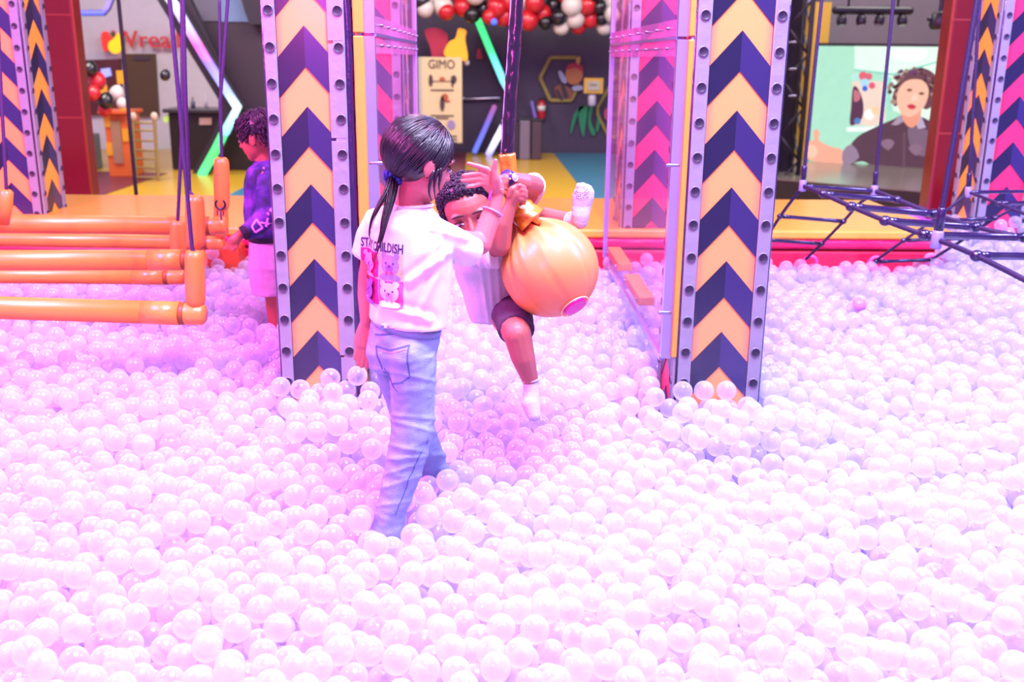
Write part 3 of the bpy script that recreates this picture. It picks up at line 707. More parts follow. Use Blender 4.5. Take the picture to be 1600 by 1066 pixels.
def fold(co, n):
    d = wr(.0032, 9)(co, n); q = proj(co)
    for (x0, y0, x1, y1, a) in ((700, 395, 640, 440, .007), (728, 372, 668, 352, .006), (690, 410, 655, 490, .005), (600, 480, 670, 500, .006), (592, 372, 588, 400, .005), (690, 365, 672, 420, .005)):
        u = V((x1-x0, y1-y0)); t = max(0, min(1, ((q[0]-x0)*u.x+(q[1]-y0)*u.y)/u.length_squared)); dd = math.hypot(q[0]-x0-u.x*t, q[1]-y0-u.y*t)
        d += a*math.exp(-(dd/7)**2)-a*.6*math.exp(-((dd-11)/7)**2)
    return d
tee = blob('t_shirt', bm, .006, TEE, girl, 4, .5, fold)
tb = bvh_of(tee)
tube('neckband', [P(646, 321, gy)+rt*.056*math.cos(a)+ft*.052*math.sin(a)+V((0, 0, .003*math.cos(a))) for a in [2*PI*i/28 for i in range(29)]], .0045, TEE, tee)
# print on the back: lettering and four bear pictures
ou = P(634, 383, gy); O = V((P(642, 383, gy).x, gy, P(634, 385, gy).z)); Uz = V((0, 0, 1))
TXT = mat('print_dark_purple', '#3c1f5c', .7)
bm = text_mesh('STAY CHILDISH', .0365, 0, .60, .0011)
xs = [v.co.x for v in bm.verts]; wd = max(xs)-min(xs)
for v in bm.verts: v.co.x = (v.co.x-min(xs))*.178/wd-.142; v.co.y += -.004
decal('shirt_lettering', bm, O, rt, Uz, -ft, tb, TXT, tee, .0012)
cm = [mat('print_magenta', '#e0187c', .7, var=.2, nscale=60), mat('print_peach', '#f0b489', .7), mat('print_violet', '#8a78d8', .7, var=.25, nscale=140), mat('print_rose', '#e8559a', .7),
      mat('print_cream', '#d8c8cc', .7, var=.15, nscale=140), mat('print_ink', '#4a2c62', .7), mat('print_red', '#e8405c', .7), mat('print_pale_pink', '#ff8fc8', .7), mat('print_plum', '#7d4fc0', .7)]
x0, x1 = -.050, .036; xl = -.142; h = .076; g = .003
def rc(a, b, c, d): return [(a, c), (b, c), (b, d), (a, d)]
pl = [(rc(xl, x0-g, -h-.006, -.008), 0), (rc(x0, x1, -h-.006, -.008), 1), (rc(xl, x0-g, -2*h-.010, -h-.010), 0), (rc(x0, x1, -2*h-.010, -h-.010), 3)]
def bear(cx, cy, s, c, acc):
    return [(el2(cx-.62*s, cy+.68*s, .28*s, .28*s), c), (el2(cx+.62*s, cy+.68*s, .28*s, .28*s), c), (el2(cx, cy, .88*s, .78*s, 22), c), (el2(cx-.02*s, cy-1.05*s, 1.0*s, .42*s, 20), c),
            (el2(cx, cy-.22*s, .34*s, .26*s), 7 if c == 4 else 8), (el2(cx-.36*s, cy+.12*s, .085*s, .10*s, 8), 5), (el2(cx+.36*s, cy+.12*s, .085*s, .10*s, 8), 5), (el2(cx, cy-.12*s, .11*s, .08*s, 8), 5),
            ([(cx-.02*s, cy-.62*s), (cx-.34*s, cy-.42*s), (cx-.34*s, cy-.86*s)], acc), ([(cx+.02*s, cy-.62*s), (cx+.34*s, cy-.42*s), (cx+.34*s, cy-.86*s)], acc)]
layers = [pl, bear((x0+x1)/2, -.039, .036, 2, 6)+bear((x0+x1)/2, -.118, .036, 4, 7)+bear(-.10, -.045, .036, 7, 3)+bear(-.10, -.122, .036, 8, 7)]
for li, L_ in enumerate(layers):
    for k, (pg, c) in enumerate(L_):
        if li and pg[0][1] < -1: continue
        lo = -2*h-.010 if (sum(q[1] for q in pg)/len(pg)) < -h-.008 else -h-.006
        xa, xb = (x0, x1) if sum(q[0] for q in pg)/len(pg) > x0-.002 else (xl, x0-g)
        pg = [(min(max(a, xa), xb), max(b, lo)) for a, b in pg]
        bm = bmesh.new(); f = bm.faces.new([bm.verts.new((a, b, 0)) for a, b in pg])
        if f.normal.z < 0: f.normal_flip()
        decal('shirt_picture', bm, O, rt, Uz, -ft, tb, cm[c], tee, .0010+.00025*(k+1)*(1 if li else 0)+.0002*li)
# jeans
bm = bmesh.new()
loft(bm, PX([(636, 503, 2.85), (633, 520, 2.85), (628, 545, 2.86), (628, 575, 2.86)]), [.103, .110, .108, .10], [.090, .096, .100, .09], side=rt, seg=24)
ell(bm, P(603, 550, 2.86), (.060, .070, .075)); ell(bm, P(640, 552, 2.80), (.068, .070, .075))
loft(bm, PX([(643, 550, 2.81), (645, 600, 2.81), (645, 640, 2.81), (645, 668, 2.80), (637, 705, 2.79), (629, 740, 2.785), (618, 775, 2.78), (610, 803, 2.775), (603, 850, 2.77)]), [.074, .068, .065, .065, .060, .055, .049, .046, .044], [.078, .074, .068, .066, .060, .055, .052, .050, .048], seg=22)
loft(bm, PX([(615, 550, 2.91), (630, 610, 2.96), (648, 665, 3.03), (665, 705, 3.12), (679, 738, 3.20), (690, 775, 3.27)]), [.070, .066, .060, .055, .050, .046], [.072, .068, .06, .056, .05, .046], seg=20)
def jf(co, n):
    q = proj(co); d = .0028*noise.noise(V((co.x*16, co.y*10, co.z*30)))+.002*noise.noise(V((co.x*34, co.y*30, co.z*60)))
    for yy in (585, 650, 662, 700, 716, 733, 752, 785):
        d += .003*math.exp(-((q[1]-yy-(q[0]-630)*.35*math.sin(yy))/3.2)**2)
    return d
jeans = blob('jeans', bm, .0048, DENIM, girl, 3, .5, jf)
jb = bvh_of(jeans)
ob('waistband', loft(bmesh.new(), [P(636, 503, 2.85), P(634.5, 512, 2.85)], .1085, .0955, side=rt, seg=36), DENIM, jeans, True)
OJ = V((P(630, 545, 2.85).x, 2.85, P(630, 545, 2.85).z))
def pj(x, y):   # picture point on the seat of the jeans -> art coordinates on the plane facing back
    d = ray(x, y); n = -ft; t = ((OJ+n*.09)-CO).dot(n)/d.dot(n); q = CO+d*t-OJ; return (q.dot(rt), q.z)
def jd(name, pxs, w_, m, k=0):
    if k: pxs = [tuple(q)[:2] for q in catmull([V((x, y, 0)) for x, y in pxs], k)]
    bm = bmesh.new()
    for a, b in zip(pxs, pxs[1:]):
        A_, B_ = pj(*a), pj(*b); f = bm.faces.new([bm.verts.new((x, y, 0)) for x, y in line2(*A_, *B_, w_)])
    return decal(name, bm, OJ, rt, Uz, -ft, jb, m, jeans, .0014, .015)
pk = [(587, 541), (610, 547), (636, 541), (639, 590), (627, 598), (612, 600), (602, 590), (592, 562), (587, 541)]
jd('pocket', pk, .0042, DEN_S); jd('pocket', [(590, 546), (611, 551), (634, 546)], .0025, DEN_T)
jd('seam', [(655, 517), (657, 540), (658, 560), (658, 620), (658, 670), (652, 705), (640, 745), (626, 800)], .0018, DEN_S, 3)
jd('yoke_seam', [(583, 524), (612, 522), (648, 517)], .004, DEN_S, 2); jd('pocket_seam', [(658, 540), (668, 534), (677, 522)], .003, DEN_S, 3)
jd('leg_seam', [(600, 575), (612, 602), (622, 612)], .003, DEN_S, 2)
for x, y in ((628, 511), (600, 511), (662, 509)):
    bm = bmesh.new(); a = pj(x-3, y-6); b = pj(x+3, y+7); f = bm.faces.new([bm.verts.new((p[0], p[1], 0)) for p in (a, (b[0], a[1]), b, (a[0], b[1]))]); f.normal_flip()
    decal('belt_loop', bm, OJ, rt, Uz, -ft, jb, DEN_S, jeans, .0145)
bm = bmesh.new(); a = pj(597, 506); b = pj(620, 517); bm.faces.new([bm.verts.new((p[0], p[1], 0)) for p in (a, (b[0], a[1]), b, (a[0], b[1]))])
decal('waist_patch', bm, OJ, rt, Uz, -ft, jb, mat('patch_pink', '#e8b0bc', .7), jeans, .014)
for y in (805,): ob('hem', loft(bmesh.new(), PX([(604.5, 842, 2.77), (603, 851, 2.77)]), .0470, .0530, seg=24), DENIM, jeans, True)
# wrist bands
def band(name, c, axis, r, t, m, par, e=1.0):
    ax = V(axis).normalized(); a = ax.orthogonal().normalized(); b = ax.cross(a)
    return tube(name, [V(c)+a*r*math.cos(q)+b*r*e*math.sin(q) for q in [2*PI*i/28 for i in range(29)]], t, m, par, 8)
fa = (P(779, 298, 2.965)-P(766, 340, 2.955))
band('bracelet', P(778.5, 297.5, 2.965), fa+V((.0, .02, 0)), .0235, .0022, mat('bracelet_orange', '#ff7a5a', .4), girl)
band('bracelet', P(769, 331, 2.957), fa+V((.014, .02, 0)), .0305, .0028, mat('bracelet_lilac', '#a994e0', .3), girl)
tube('tassel', PX([(768, 298, 2.935), (766, 304, 2.93), (765, 311, 2.93)]), [.002, .004, .005], mat('tassel_pink', '#ff2fa0', .6), girl)
# ================================================== hanging punch ball
PB_O = mat('punch_ball_orange_vinyl', '#dc8046', .4, bump=.12, bscale=9, coat=.15)
PB_C = mat('punch_ball_collar_gold', '#cc741c', .3, bump=.7, bscale=26, coat=.5)
BC = P(860, 421, 3.20); br = .159
pb = empty('punch_ball', BC, 'orange pleated hanging punch ball with magenta bottom disc, straddled by the boy', 'punch ball')
axd = (P(812, 338, 3.22)-P(903, 486, 3.13)).normalized()
ms = 96; nr = 60; bm = bmesh.new(); a0 = axd.orthogonal().normalized(); b0 = axd.cross(a0); rings = []
for i in range(nr+1):
    th = PI*(i/nr)*.985+.008; ring = []
    for k in range(ms):
        ph = 2*PI*k/ms; top_ = max(0, 1-th/1.7)
        pl_ = .085*top_*top_*math.cos(9*ph+1.2*math.sin(ph)+th*.8)+.028*top_*math.cos(17*ph+2*math.sin(2*ph))
        seam = -.022*max(0, 1-abs(((k+6) % 12)-6)/1.3)*math.sin(th)**.5*(1 if True else 0)
        wr_ = .012*noise.noise(V((math.cos(ph)*2, math.sin(ph)*2, th*2.2)))
        R_ = br*(1+pl_+seam+wr_)
        pinch = 1.0 if th > .5 else 1
        z_ = R_*math.cos(th)+(.035*math.exp(-(th/.30)**2)); rr = R_*math.sin(th)*(1-.10*math.exp(-(th/.35)**2))
        ring.append(bm.verts.new(BC+axd*z_+a0*rr*math.cos(ph)+b0*rr*math.sin(ph)))
    rings.append(ring)
for r0, r1 in zip(rings, rings[1:]):
    for k in range(ms): bm.faces.new((r0[k], r0[(k+1) % ms], r1[(k+1) % ms], r1[k]))
bm.faces.new(rings[0][::-1]); bm.faces.new(rings[-1]); bmesh.ops.recalc_face_normals(bm, faces=bm.faces[:])
ob('ball_cover', bm, PB_O, pb, True)
bm = bmesh.new(); q0 = (P(900, 482, 3.1)-BC).normalized(); c0 = BC+q0*(br*.952); s = q0.orthogonal().normalized(); t = q0.cross(s)
loft(bm, [c0, c0+q0*.012, c0+q0*.0135], [.040, .038, .030], seg=28)
ob('bottom_disc', bm, mat('disc_magenta', '#d9148c', .35), pb, True)
tube('disc_piping', [c0+q0*.007+(s*math.cos(a)+t*math.sin(a))*.049 for a in [2*PI*i/32 for i in range(33)]], .0022, mat('piping_pale_orange', '#ffb98a', .4), pb)
# knot, sleeves and rope
kn = PX([(832, 346, 3.19), (818, 332, 3.20), (808, 318, 3.22), (801, 300, 3.24), (796, 280, 3.25), (792, 240, 3.25)])
ob('knotted_collar', loft(bmesh.new(), catmull(kn, 6), [.050-.0016*min(i, 12) - (.0003*(i-12) if i > 12 else 0) for i in range(31)], seg=28, fn=lambda th, i: 1+.10*math.cos(5*th+i*.45)+.05*math.cos(11*th-i*.6)), PB_C, pb, True)
for (x, y, Y, r_, dx) in ((821, 336, 3.20, .044, .3), (811, 322, 3.22, .036, -.5)):
    ax = V((dx, 0, 1)).normalized(); s = ax.orthogonal().normalized(); t = ax.cross(s); c1 = P(x, y, Y)
    tube('wrap', [c1+(s*math.cos(a)+t*math.sin(a))*(r_*(1+.05*math.sin(3*a)))+ax*.008*math.sin(2*a) for a in [2*PI*i/40 for i in range(41)]], .0115, PB_C, pb, 10)
rp = PX([(792.5, 240, 3.25), (797, 160, 3.25), (803, 80, 3.25), (808, 0, 3.25)]); rp += [rp[-1]+(rp[-1]-rp[0])*1.2]
rp2 = catmull(rp, 14)
ob('rope_sleeve', loft(bmesh.new(), rp2, [.0205+.0018*noise.noise(V((i*.55, 0, 0))) for i in range(len(rp2))], seg=20, fn=lambda th, i: 1+.05*math.sin(2*th+i*.7)+.035*math.sin(5*th-i*1.1)), mat('sleeve_dark_purple_vinyl', '#1e0a24', .16, bump=.8, bscale=30, coat=.9, stretch=(1, 1, .45)), pb, True)
tube('sleeve_zipper', [p+V((-.019, -.006, 0)) for p in rp2], .0022, mat('zip_lavender', '#a58cc8', .4), pb, 6)
# ================================================== the boy on the punch ball
boy = empty('person.001', P(800, 560, 3.2), 'curly haired boy in white shirt and dark shorts clinging to the punch ball', 'person')
bf = V((.06, -1, -.14)).normalized(); bu = V((-.26, -.1, 1))
bm = bmesh.new()
bW, bM, bhh = head_parts(bm, P(733, 335, 3.20), bf, bu, .225, 1.0)
cap(bm, P(742, 375, 3.25), P(752, 400, 3.30), .042, .045)
loft(bm, PX([(755, 395, 3.30), (765, 430, 3.34), (778, 490, 3.36)]), [.09, .09, .08], [.05, .06, .06], side=(1, 0, 0))
chain(bm, PX([(790, 488, 3.36), (808, 522, 3.10), (817, 558, 3.10), (830, 598, 3.12), (831, 622, 3.11), (835, 646, 3.10)]), (.065, .046, .040, .026, .026, .018))
chain(bm, PX([(800, 470, 3.40), (818, 365, 3.46), (850, 340, 3.41), (898, 346, 3.30)]), (.065, .045, .036, .026))
cap(bm, P(904, 345, 3.28), P(911, 300, 3.27), .02, .02)
# right forearm in front of the rope, fist round it
chain(bm, PX([(748, 388, 3.24), (783, 385, 3.15), (787, 350, 3.14), (797, 322, 3.14)]), (.040, .032, .029, .021))
cap(bm, P(797, 320, 3.14), P(806, 303, 3.14), .020, .025)
FB = [((804, 298), (812, 290), (819, 293), (816, 298)), ((806, 303), (815, 297), (822, 300), (818, 305)), ((807, 308), (816, 304), (822, 307.5), (817, 312)), ((806, 313), (814, 311), (819, 314.5), (814, 318))]
for fg in FB: chain(bm, [P(fg[0][0], fg[0][1], 3.135), P(fg[1][0], fg[1][1], 3.125), P(fg[2][0], fg[2][1], 3.135), P(fg[3][0], fg[3][1], 3.16)], (.0092, .0086, .0080, .007))
chain(bm, PX([(797, 306, 3.13), (800, 296, 3.125), (808, 291, 3.135)]), (.013, .011, .009))
# left arm: from the far sleeve, wrist with the watch, hand behind the girl's palm
chain(bm, PX([(785, 385, 3.40), (812, 325, 3.44), (834, 291, 3.31), (818, 286, 3.22), (797, 279, 3.18)]), (.036, .034, .036, .032, .021))
cap(bm, P(795, 280, 3.18), P(782, 287, 3.16), .022, .026)
for k, (x0_, y0_, x1_, y1_) in enumerate(((780, 278, 771, 284), (778, 284, 769, 291), (780, 290, 772, 297), (784, 294, 777, 301))): chain(bm, PX([(x0_+4, y0_, 3.15), (x0_-3, y0_+2, 3.135), (x1_, y1_, 3.15)]), (.0105, .0098, .0085))
blob('body', bm, .0036, SKIN_B, boy, 3, .4)
face_bits(boy, bW, bM, bhh, (-.2, -.1), True, .52)
bm = bmesh.new()
ell(bm, bW(0, -.13, .20), (.40*bhh, .44*bhh, .37*bhh), bM, 28, 18)
for s in (-1, 1): ell(bm, bW(s*.30, -.05, .06), (.09*bhh, .20*bhh, .20*bhh), bM)
ell(bm, bW(0, .12, .40), (.28*bhh, .16*bhh, .12*bhh), bM)
cur = random.Random(9)
hb = blob('hair', bm, .006, HAIR_B, boy, 2, .5)
hv = hb.data.vertices; idx = [i for i in range(len(hv))]; bm = bmesh.new()
for i in cur.sample(idx, min(1100, len(idx))):
    c_, n_ = hv[i].co, hv[i].normal
    q = bM.inverted() @ (c_-bW(0, 0, 0))/bhh
    if q.y > .13 and q.z < .34 and abs(q.x) < .33: continue
    a = n_.orthogonal().normalized(); a = Quaternion(n_, cur.uniform(0, 6.28)) @ a; b = n_.cross(a); r_ = cur.uniform(.0042, .0068); ph = cur.uniform(0, 6.28)
    pts = [c_+n_*(.001+.0058*j/6)+(a*math.cos(ph+j*1.25)+b*math.sin(ph+j*1.25))*r_*(1-.05*j) for j in range(8)]
    loft(bm, pts, .0019, seg=4)
ob('curls', bm, HAIR_B, boy, True)
# shirt, shorts, socks, watch
bm = bmesh.new()
loft(bm, PX([(746, 388, 3.26), (752, 400, 3.29), (760, 420, 3.32), (765, 450, 3.34), (768, 480, 3.35), (769, 500, 3.35)]), [.065, .098, .108, .098, .088, .072], [.05, .07, .075, .08, .075, .06], side=(1, .1, .2), seg=24)
loft(bm, PX([(742, 392, 3.25), (760, 394, 3.21), (775, 398, 3.17)]), [.045, .050, .046], [.05, .052, .048], seg=16)
loft(bm, PX([(788, 385, 3.40), (806, 345, 3.44), (818, 315, 3.43), (832, 294, 3.36), (834, 289, 3.31)]), [.05, .048, .046, .044, .043], [.05, .048, .046, .044, .043], seg=16)
def bfold(co, n):
    q = proj(co); d = wr(.003, 12, 4)(co, n)
    for x0_, sl in ((752, .15), (764, .1), (778, .05)):
        d += .0045*math.exp(-((q[0]-x0_-sl*(q[1]-420))/3.)**2)
    return d
bs = blob('shirt', bm, .006, LINEN, boy, 3, .5, bfold)
ob('button', cap(bmesh.new(), P(775.5, 406.5, 3.245), P(775.5, 406.5, 3.235), .0045, seg=10), mat('button_brown', '#6a4038', .4), bs, True)
bm = bmesh.new()
ell(bm, P(792, 478, 3.37), (.10, .08, .07))
loft(bm, PX([(795, 482, 3.34), (803, 500, 3.24), (807, 516, 3.14)]), [.075, .066, .060], [.07, .062, .058], seg=18)
loft(bm, PX([(800, 475, 3.38), (812, 420, 3.43), (818, 385, 3.45)]), [.075, .066, .06], seg=18)
blob('shorts', bm, .006, SHORTS, boy, 3, .5, wr(.004, 16))
bm = bmesh.new()
chain(bm, PX([(829, 594, 3.12), (831, 612, 3.115), (829, 632, 3.10)]), (.0275, .028, .030)); chain(bm, PX([(829, 630, 3.10), (834, 648, 3.085)]), (.032, .024))
for dx in (-7, -2, 3, 8): cap(bm, P(832+dx*.9, 646+abs(dx)*.1, 3.085), P(834+dx*.9, 651+dx*.25, 3.08), .0085, .0075)
sk = blob('sock', bm, .004, SOCK, boy, 2, .5); band('sock_cuff', P(829, 594, 3.12), P(829, 594, 3.12)-P(831, 612, 3.115), .0275, .0042, SOCK, sk)
bm = bmesh.new()
chain(bm, PX([(893, 346, 3.31), (904, 345, 3.285)]), (.0275, .028))
loft(bm, PX([(906, 347, 3.27), (907, 336, 3.265), (909, 322, 3.268), (911, 308, 3.265), (913, 298, 3.262), (913, 294, 3.262)]), [.027, .030, .032, .037, .034, .028], [.024, .024, .022, .022, .018, .014], side=(1, 0, .1), seg=20, caps='round')
for k, (x, y) in enumerate(((905, 291), (911, 290), (917, 292), (922, 297))): ell(bm, P(x, y, 3.262), (.012-.001*k, .012, .012-.001*k))
sk = blob('sock', bm, .004, SOCK, boy, 3, .5, lambda co, n: .0007*noise.noise(co*90)); sb = bvh_of(sk)
band('sock_cuff', P(892, 346, 3.315), P(892, 346, 3.315)-P(903, 347, 3.285), .0285, .0045, SOCK, sk)
OS = P(910, 318, 3.2); bm = bmesh.new(); dr = random.Random(2)
for _ in range(150):
    a = dr.uniform(0, 6.28); q = math.sqrt(dr.random()); cx, cy = .026*q*math.cos(a)+.001, .022*q*math.sin(a)+.026
    f = bm.faces.new([bm.verts.new((x, y, 0)) for x, y in el2(cx, cy, dr.uniform(.0007, .0015), dr.uniform(.0007, .0015), 5)])
decal('sock_grime', bm, OS, (1, 0, 0), (0, 0, 1), (0, -1, 0), sb, SOLE, sk, .0006, .02)
WB = mat('watch_navy', '#23277a', .4); wc = P(793, 279, 3.175); wa = (P(818, 286, 3.22)-P(797, 279, 3.18)).normalized()
wt = ob('watch', loft(bmesh.new(), [wc-wa*.011, wc-wa*.009, wc+wa*.009, wc+wa*.011], [.0255, .0275, .0275, .0255], seg=28), WB, boy, True)
wn = (V((.25, -1, .35))-wa*V((.25, -1, .35)).dot(wa)).normalized()
ob('watch_case', loft(bmesh.new(), [wc+wn*.022, wc+wn*.031, wc+wn*.033], [.0155, .0155, .013], seg=24), WB, wt, True)
ob('watch_face', loft(bmesh.new(), [wc+wn*.0325, wc+wn*.034], [.0105, .0100], seg=24), mat('watch_dial', '#a9a3c8', .2), wt, True)
tube('watch_bezel', [wc+wn*.0335+(wa*math.cos(a)+wn.cross(wa)*math.sin(a))*.0118 for a in [2*PI*i/24 for i in range(25)]], .0018, mat('bezel_silver', '#d8d4e8', .25, .6), wt)
for s in (-1, 1): ob('watch_button', cap(bmesh.new(), wc+wn*.028-wa*.0155+wn.cross(wa)*.008*s, wc+wn*.028-wa*.018+wn.cross(wa)*.008*s, .0028, seg=8), mat('button_yellow', '#f2d060', .4), wt, True)
# ================================================== the boy behind the left pillar
tby = 4.6
tb_ = empty('person.002', P(425, 500, tby), 'boy in purple tie-dye hoodie and pale shorts half hidden behind the left pillar', 'person')
tf = V((-1, .28, -.22)).normalized(); bm = bmesh.new()
tW, tM, thh = head_parts(bm, P(404, 214, tby), tf, V((-.12, 0, 1)), .215, 1.05)
cap(bm, P(412, 238, tby), P(418, 268, tby), .042, .05)
TR = V((.28, 1, 0)).normalized()
loft(bm, PX([(425, 262, tby), (425, 300, tby), (427, 375, tby)]), [.10, .12, .11], [.06, .08, .08], side=TR)
chain(bm, PX([(418, 278, 4.47), (416, 335, 4.42), (385, 362, 4.33), (373, 368, 4.31)]), (.042, .034, .028, .020))
cap(bm, P(374, 368, 4.31), P(367, 375, 4.30), .022, .024)
for pts in ([(366, 368), (361, 372), (356, 378)], [(365, 373), (359, 380), (355, 386)], [(367, 377), (362, 384), (359, 390)], [(370, 380), (367, 387), (364, 392)], [(372, 372), (372, 381), (370, 387)]):
    chain(bm, [P(x, y, 4.30-.006*k) for k, (x, y) in enumerate(pts)], (.0095, .0085, .0065))
chain(bm, PX([(428, 420, 4.58), (430, 470, 4.60), (436, 540, 4.63), (438, 580, 4.64)]), (.065, .047, .036, .03)); chain(bm, PX([(440, 420, 4.72), (446, 470, 4.80), (450, 560, 4.85)]), (.065, .047, .03))
ell(bm, P(428, 585, 4.62), (.09, .04, .03)); blob('body', bm, .005, SKIN_C, tb_, 3, .5)
face_bits(tb_, tW, tM, thh)
bm = bmesh.new(); ell(bm, tW(0, -.10, .21), (.40*thh, .43*thh, .35*thh), tM, 26, 16); ell(bm, tW(0, .18, .36), (.30*thh, .15*thh, .12*thh), tM); ell(bm, tW(0, -.33, .0), (.28*thh, .14*thh, .24*thh), tM)
for s in (-1, 1): ell(bm, tW(s*.34, .02, .15), (.06*thh, .12*thh, .14*thh), tM)
th_ = blob('hair', bm, .006, HAIR_B, tb_, 2, .5, lambda co, n: .006*noise.noise(co*45))
hv = th_.data.vertices; bm = bmesh.new()
for i in cur.sample(range(len(hv)), 1100):
    c_, n_ = hv[i].co, hv[i].normal; q = tM.inverted() @ (c_-tW(0, 0, 0))/thh
    d = (tM @ V((cur.uniform(-.5, .5), .8 if q.y > -.1 else -.4, -.9 if q.y > .1 else -.5))).normalized(); L_ = cur.uniform(.016, .032)
    pts = [c_-n_*.002+d*L_*t_+n_*(.011*math.sin(PI*t_))+V((0, 0, .003*math.sin(7*t_))) for t_ in (0, .25, .5, .75, 1)]
    loft(bm, pts, [.0018, .0024, .0022, .0015, .0006], seg=4)
ob('hair_locks', bm, HAIR_B, tb_, True)
HOOD = mat('hoodie_tie_dye', '#3b1f78', .8, bump=.2, bscale=60); nt = HOOD.node_tree; N_ = nt.nodes
cr = N_.new('ShaderNodeValToRGB'); e = cr.color_ramp.elements; e[0].position = .36; e[0].color = lin('#120826'); e[1].position = .66; e[1].color = lin('#6a34a0')
x_ = e.new(.5); x_.color = lin('#2a1c70'); n2 = N_.new('ShaderNodeTexNoise'); n2.inputs['Scale'].default_value = 11; n2.inputs['Detail'].default_value = 5
nt.links.new([n for n in N_ if n.type == 'TEX_COORD'][0].outputs['Object'], n2.inputs['Vector']); nt.links.new(n2.outputs['Fac'], cr.inputs[0]); nt.links.new(cr.outputs[0], N_['Principled BSDF'].inputs['Base Color'])
bm = bmesh.new()
loft(bm, PX([(419, 252, tby), (420, 262, tby), (421, 285, tby), (422, 330, tby), (424, 366, tby)]), [.06, .11, .135, .14, .135], [.06, .09, .105, .112, .108], side=TR, seg=24)
ell(bm, P(420, 256, 4.62), (.075, .08, .035))
loft(bm, PX([(421, 275, 4.50), (421, 305, 4.42), (417, 335, 4.38), (400, 354, 4.34), (384, 364, 4.31)]), [.058, .058, .054, .046, .036], seg=18)
hd = blob('hoodie', bm, .006, HOOD, tb_, 3, .5, wr(.005, 9, 2))
DK = mat('ribbed_cuff_dark', '#1c0f26', .8, bump=.4, bscale=120)
ob('cuff', loft(bmesh.new(), PX([(388, 361, 4.32), (378, 366, 4.31)]), [.036, .032], seg=18), DK, hd, True)
ob('waistband', loft(bmesh.new(), PX([(424, 362, tby), (424.5, 374, tby)]), [.132, .125], [.106, .10], side=TR, seg=24), DK, hd, True)
tube('drawcord', PX([(412, 262, 4.49), (414, 272, 4.475), (419, 280, 4.46)]), .004, mat('cord_mauve', '#c07ad0', .6), hd)
hbv = bvh_of(hd); PRM = mat('print_pink_symbols', '#ff9af0', .6); bm = bmesh.new(); OH = P(410, 345, 4.25)
R_ = RT.copy(); U_ = UP.copy()
def sy(x, y): q = P(x, y, 4.25)-OH; return q.dot(R_), q.dot(U_)
segs = [((389, 352), (395, 340)), ((395, 340), (404, 353)), ((404, 353), (394, 361)), ((394, 361), (389, 352)), ((401, 345), (416, 346)), ((411, 337), (408, 351)),
        ((410, 328), (412, 332)), ((417, 341), (423, 337)), ((423, 337), (422, 330)), ((422, 330), (416, 329)), ((421, 313), (413, 325)), ((413, 325), (424, 327)), ((424, 327), (421, 313))]
for a, b in segs:
    f = bm.faces.new([bm.verts.new((x, y, 0)) for x, y in line2(*sy(*a), *sy(*b), .0075)])
decal('sleeve_symbols', bm, OH, R_, U_, R_.cross(U_), hbv, PRM, hd, .002, .02)
bm = bmesh.new(); loft(bm, PX([(424, 372, tby), (425, 400, tby), (424, 425, 4.58)]), [.12, .13, .12], [.095, .10, .10], side=TR, seg=20)
loft(bm, PX([(419, 410, 4.56), (420, 440, 4.56), (421, 458, 4.56)]), [.092, .088, .082], seg=18); loft(bm, PX([(436, 410, 4.70), (440, 455, 4.74)]), [.09, .085], seg=16)
blob('shorts', bm, .007, mat('cotton_pale_shorts', '#b88cb0', .85, bump=.2, bscale=80), tb_, 2, .5, wr(.005, 12))
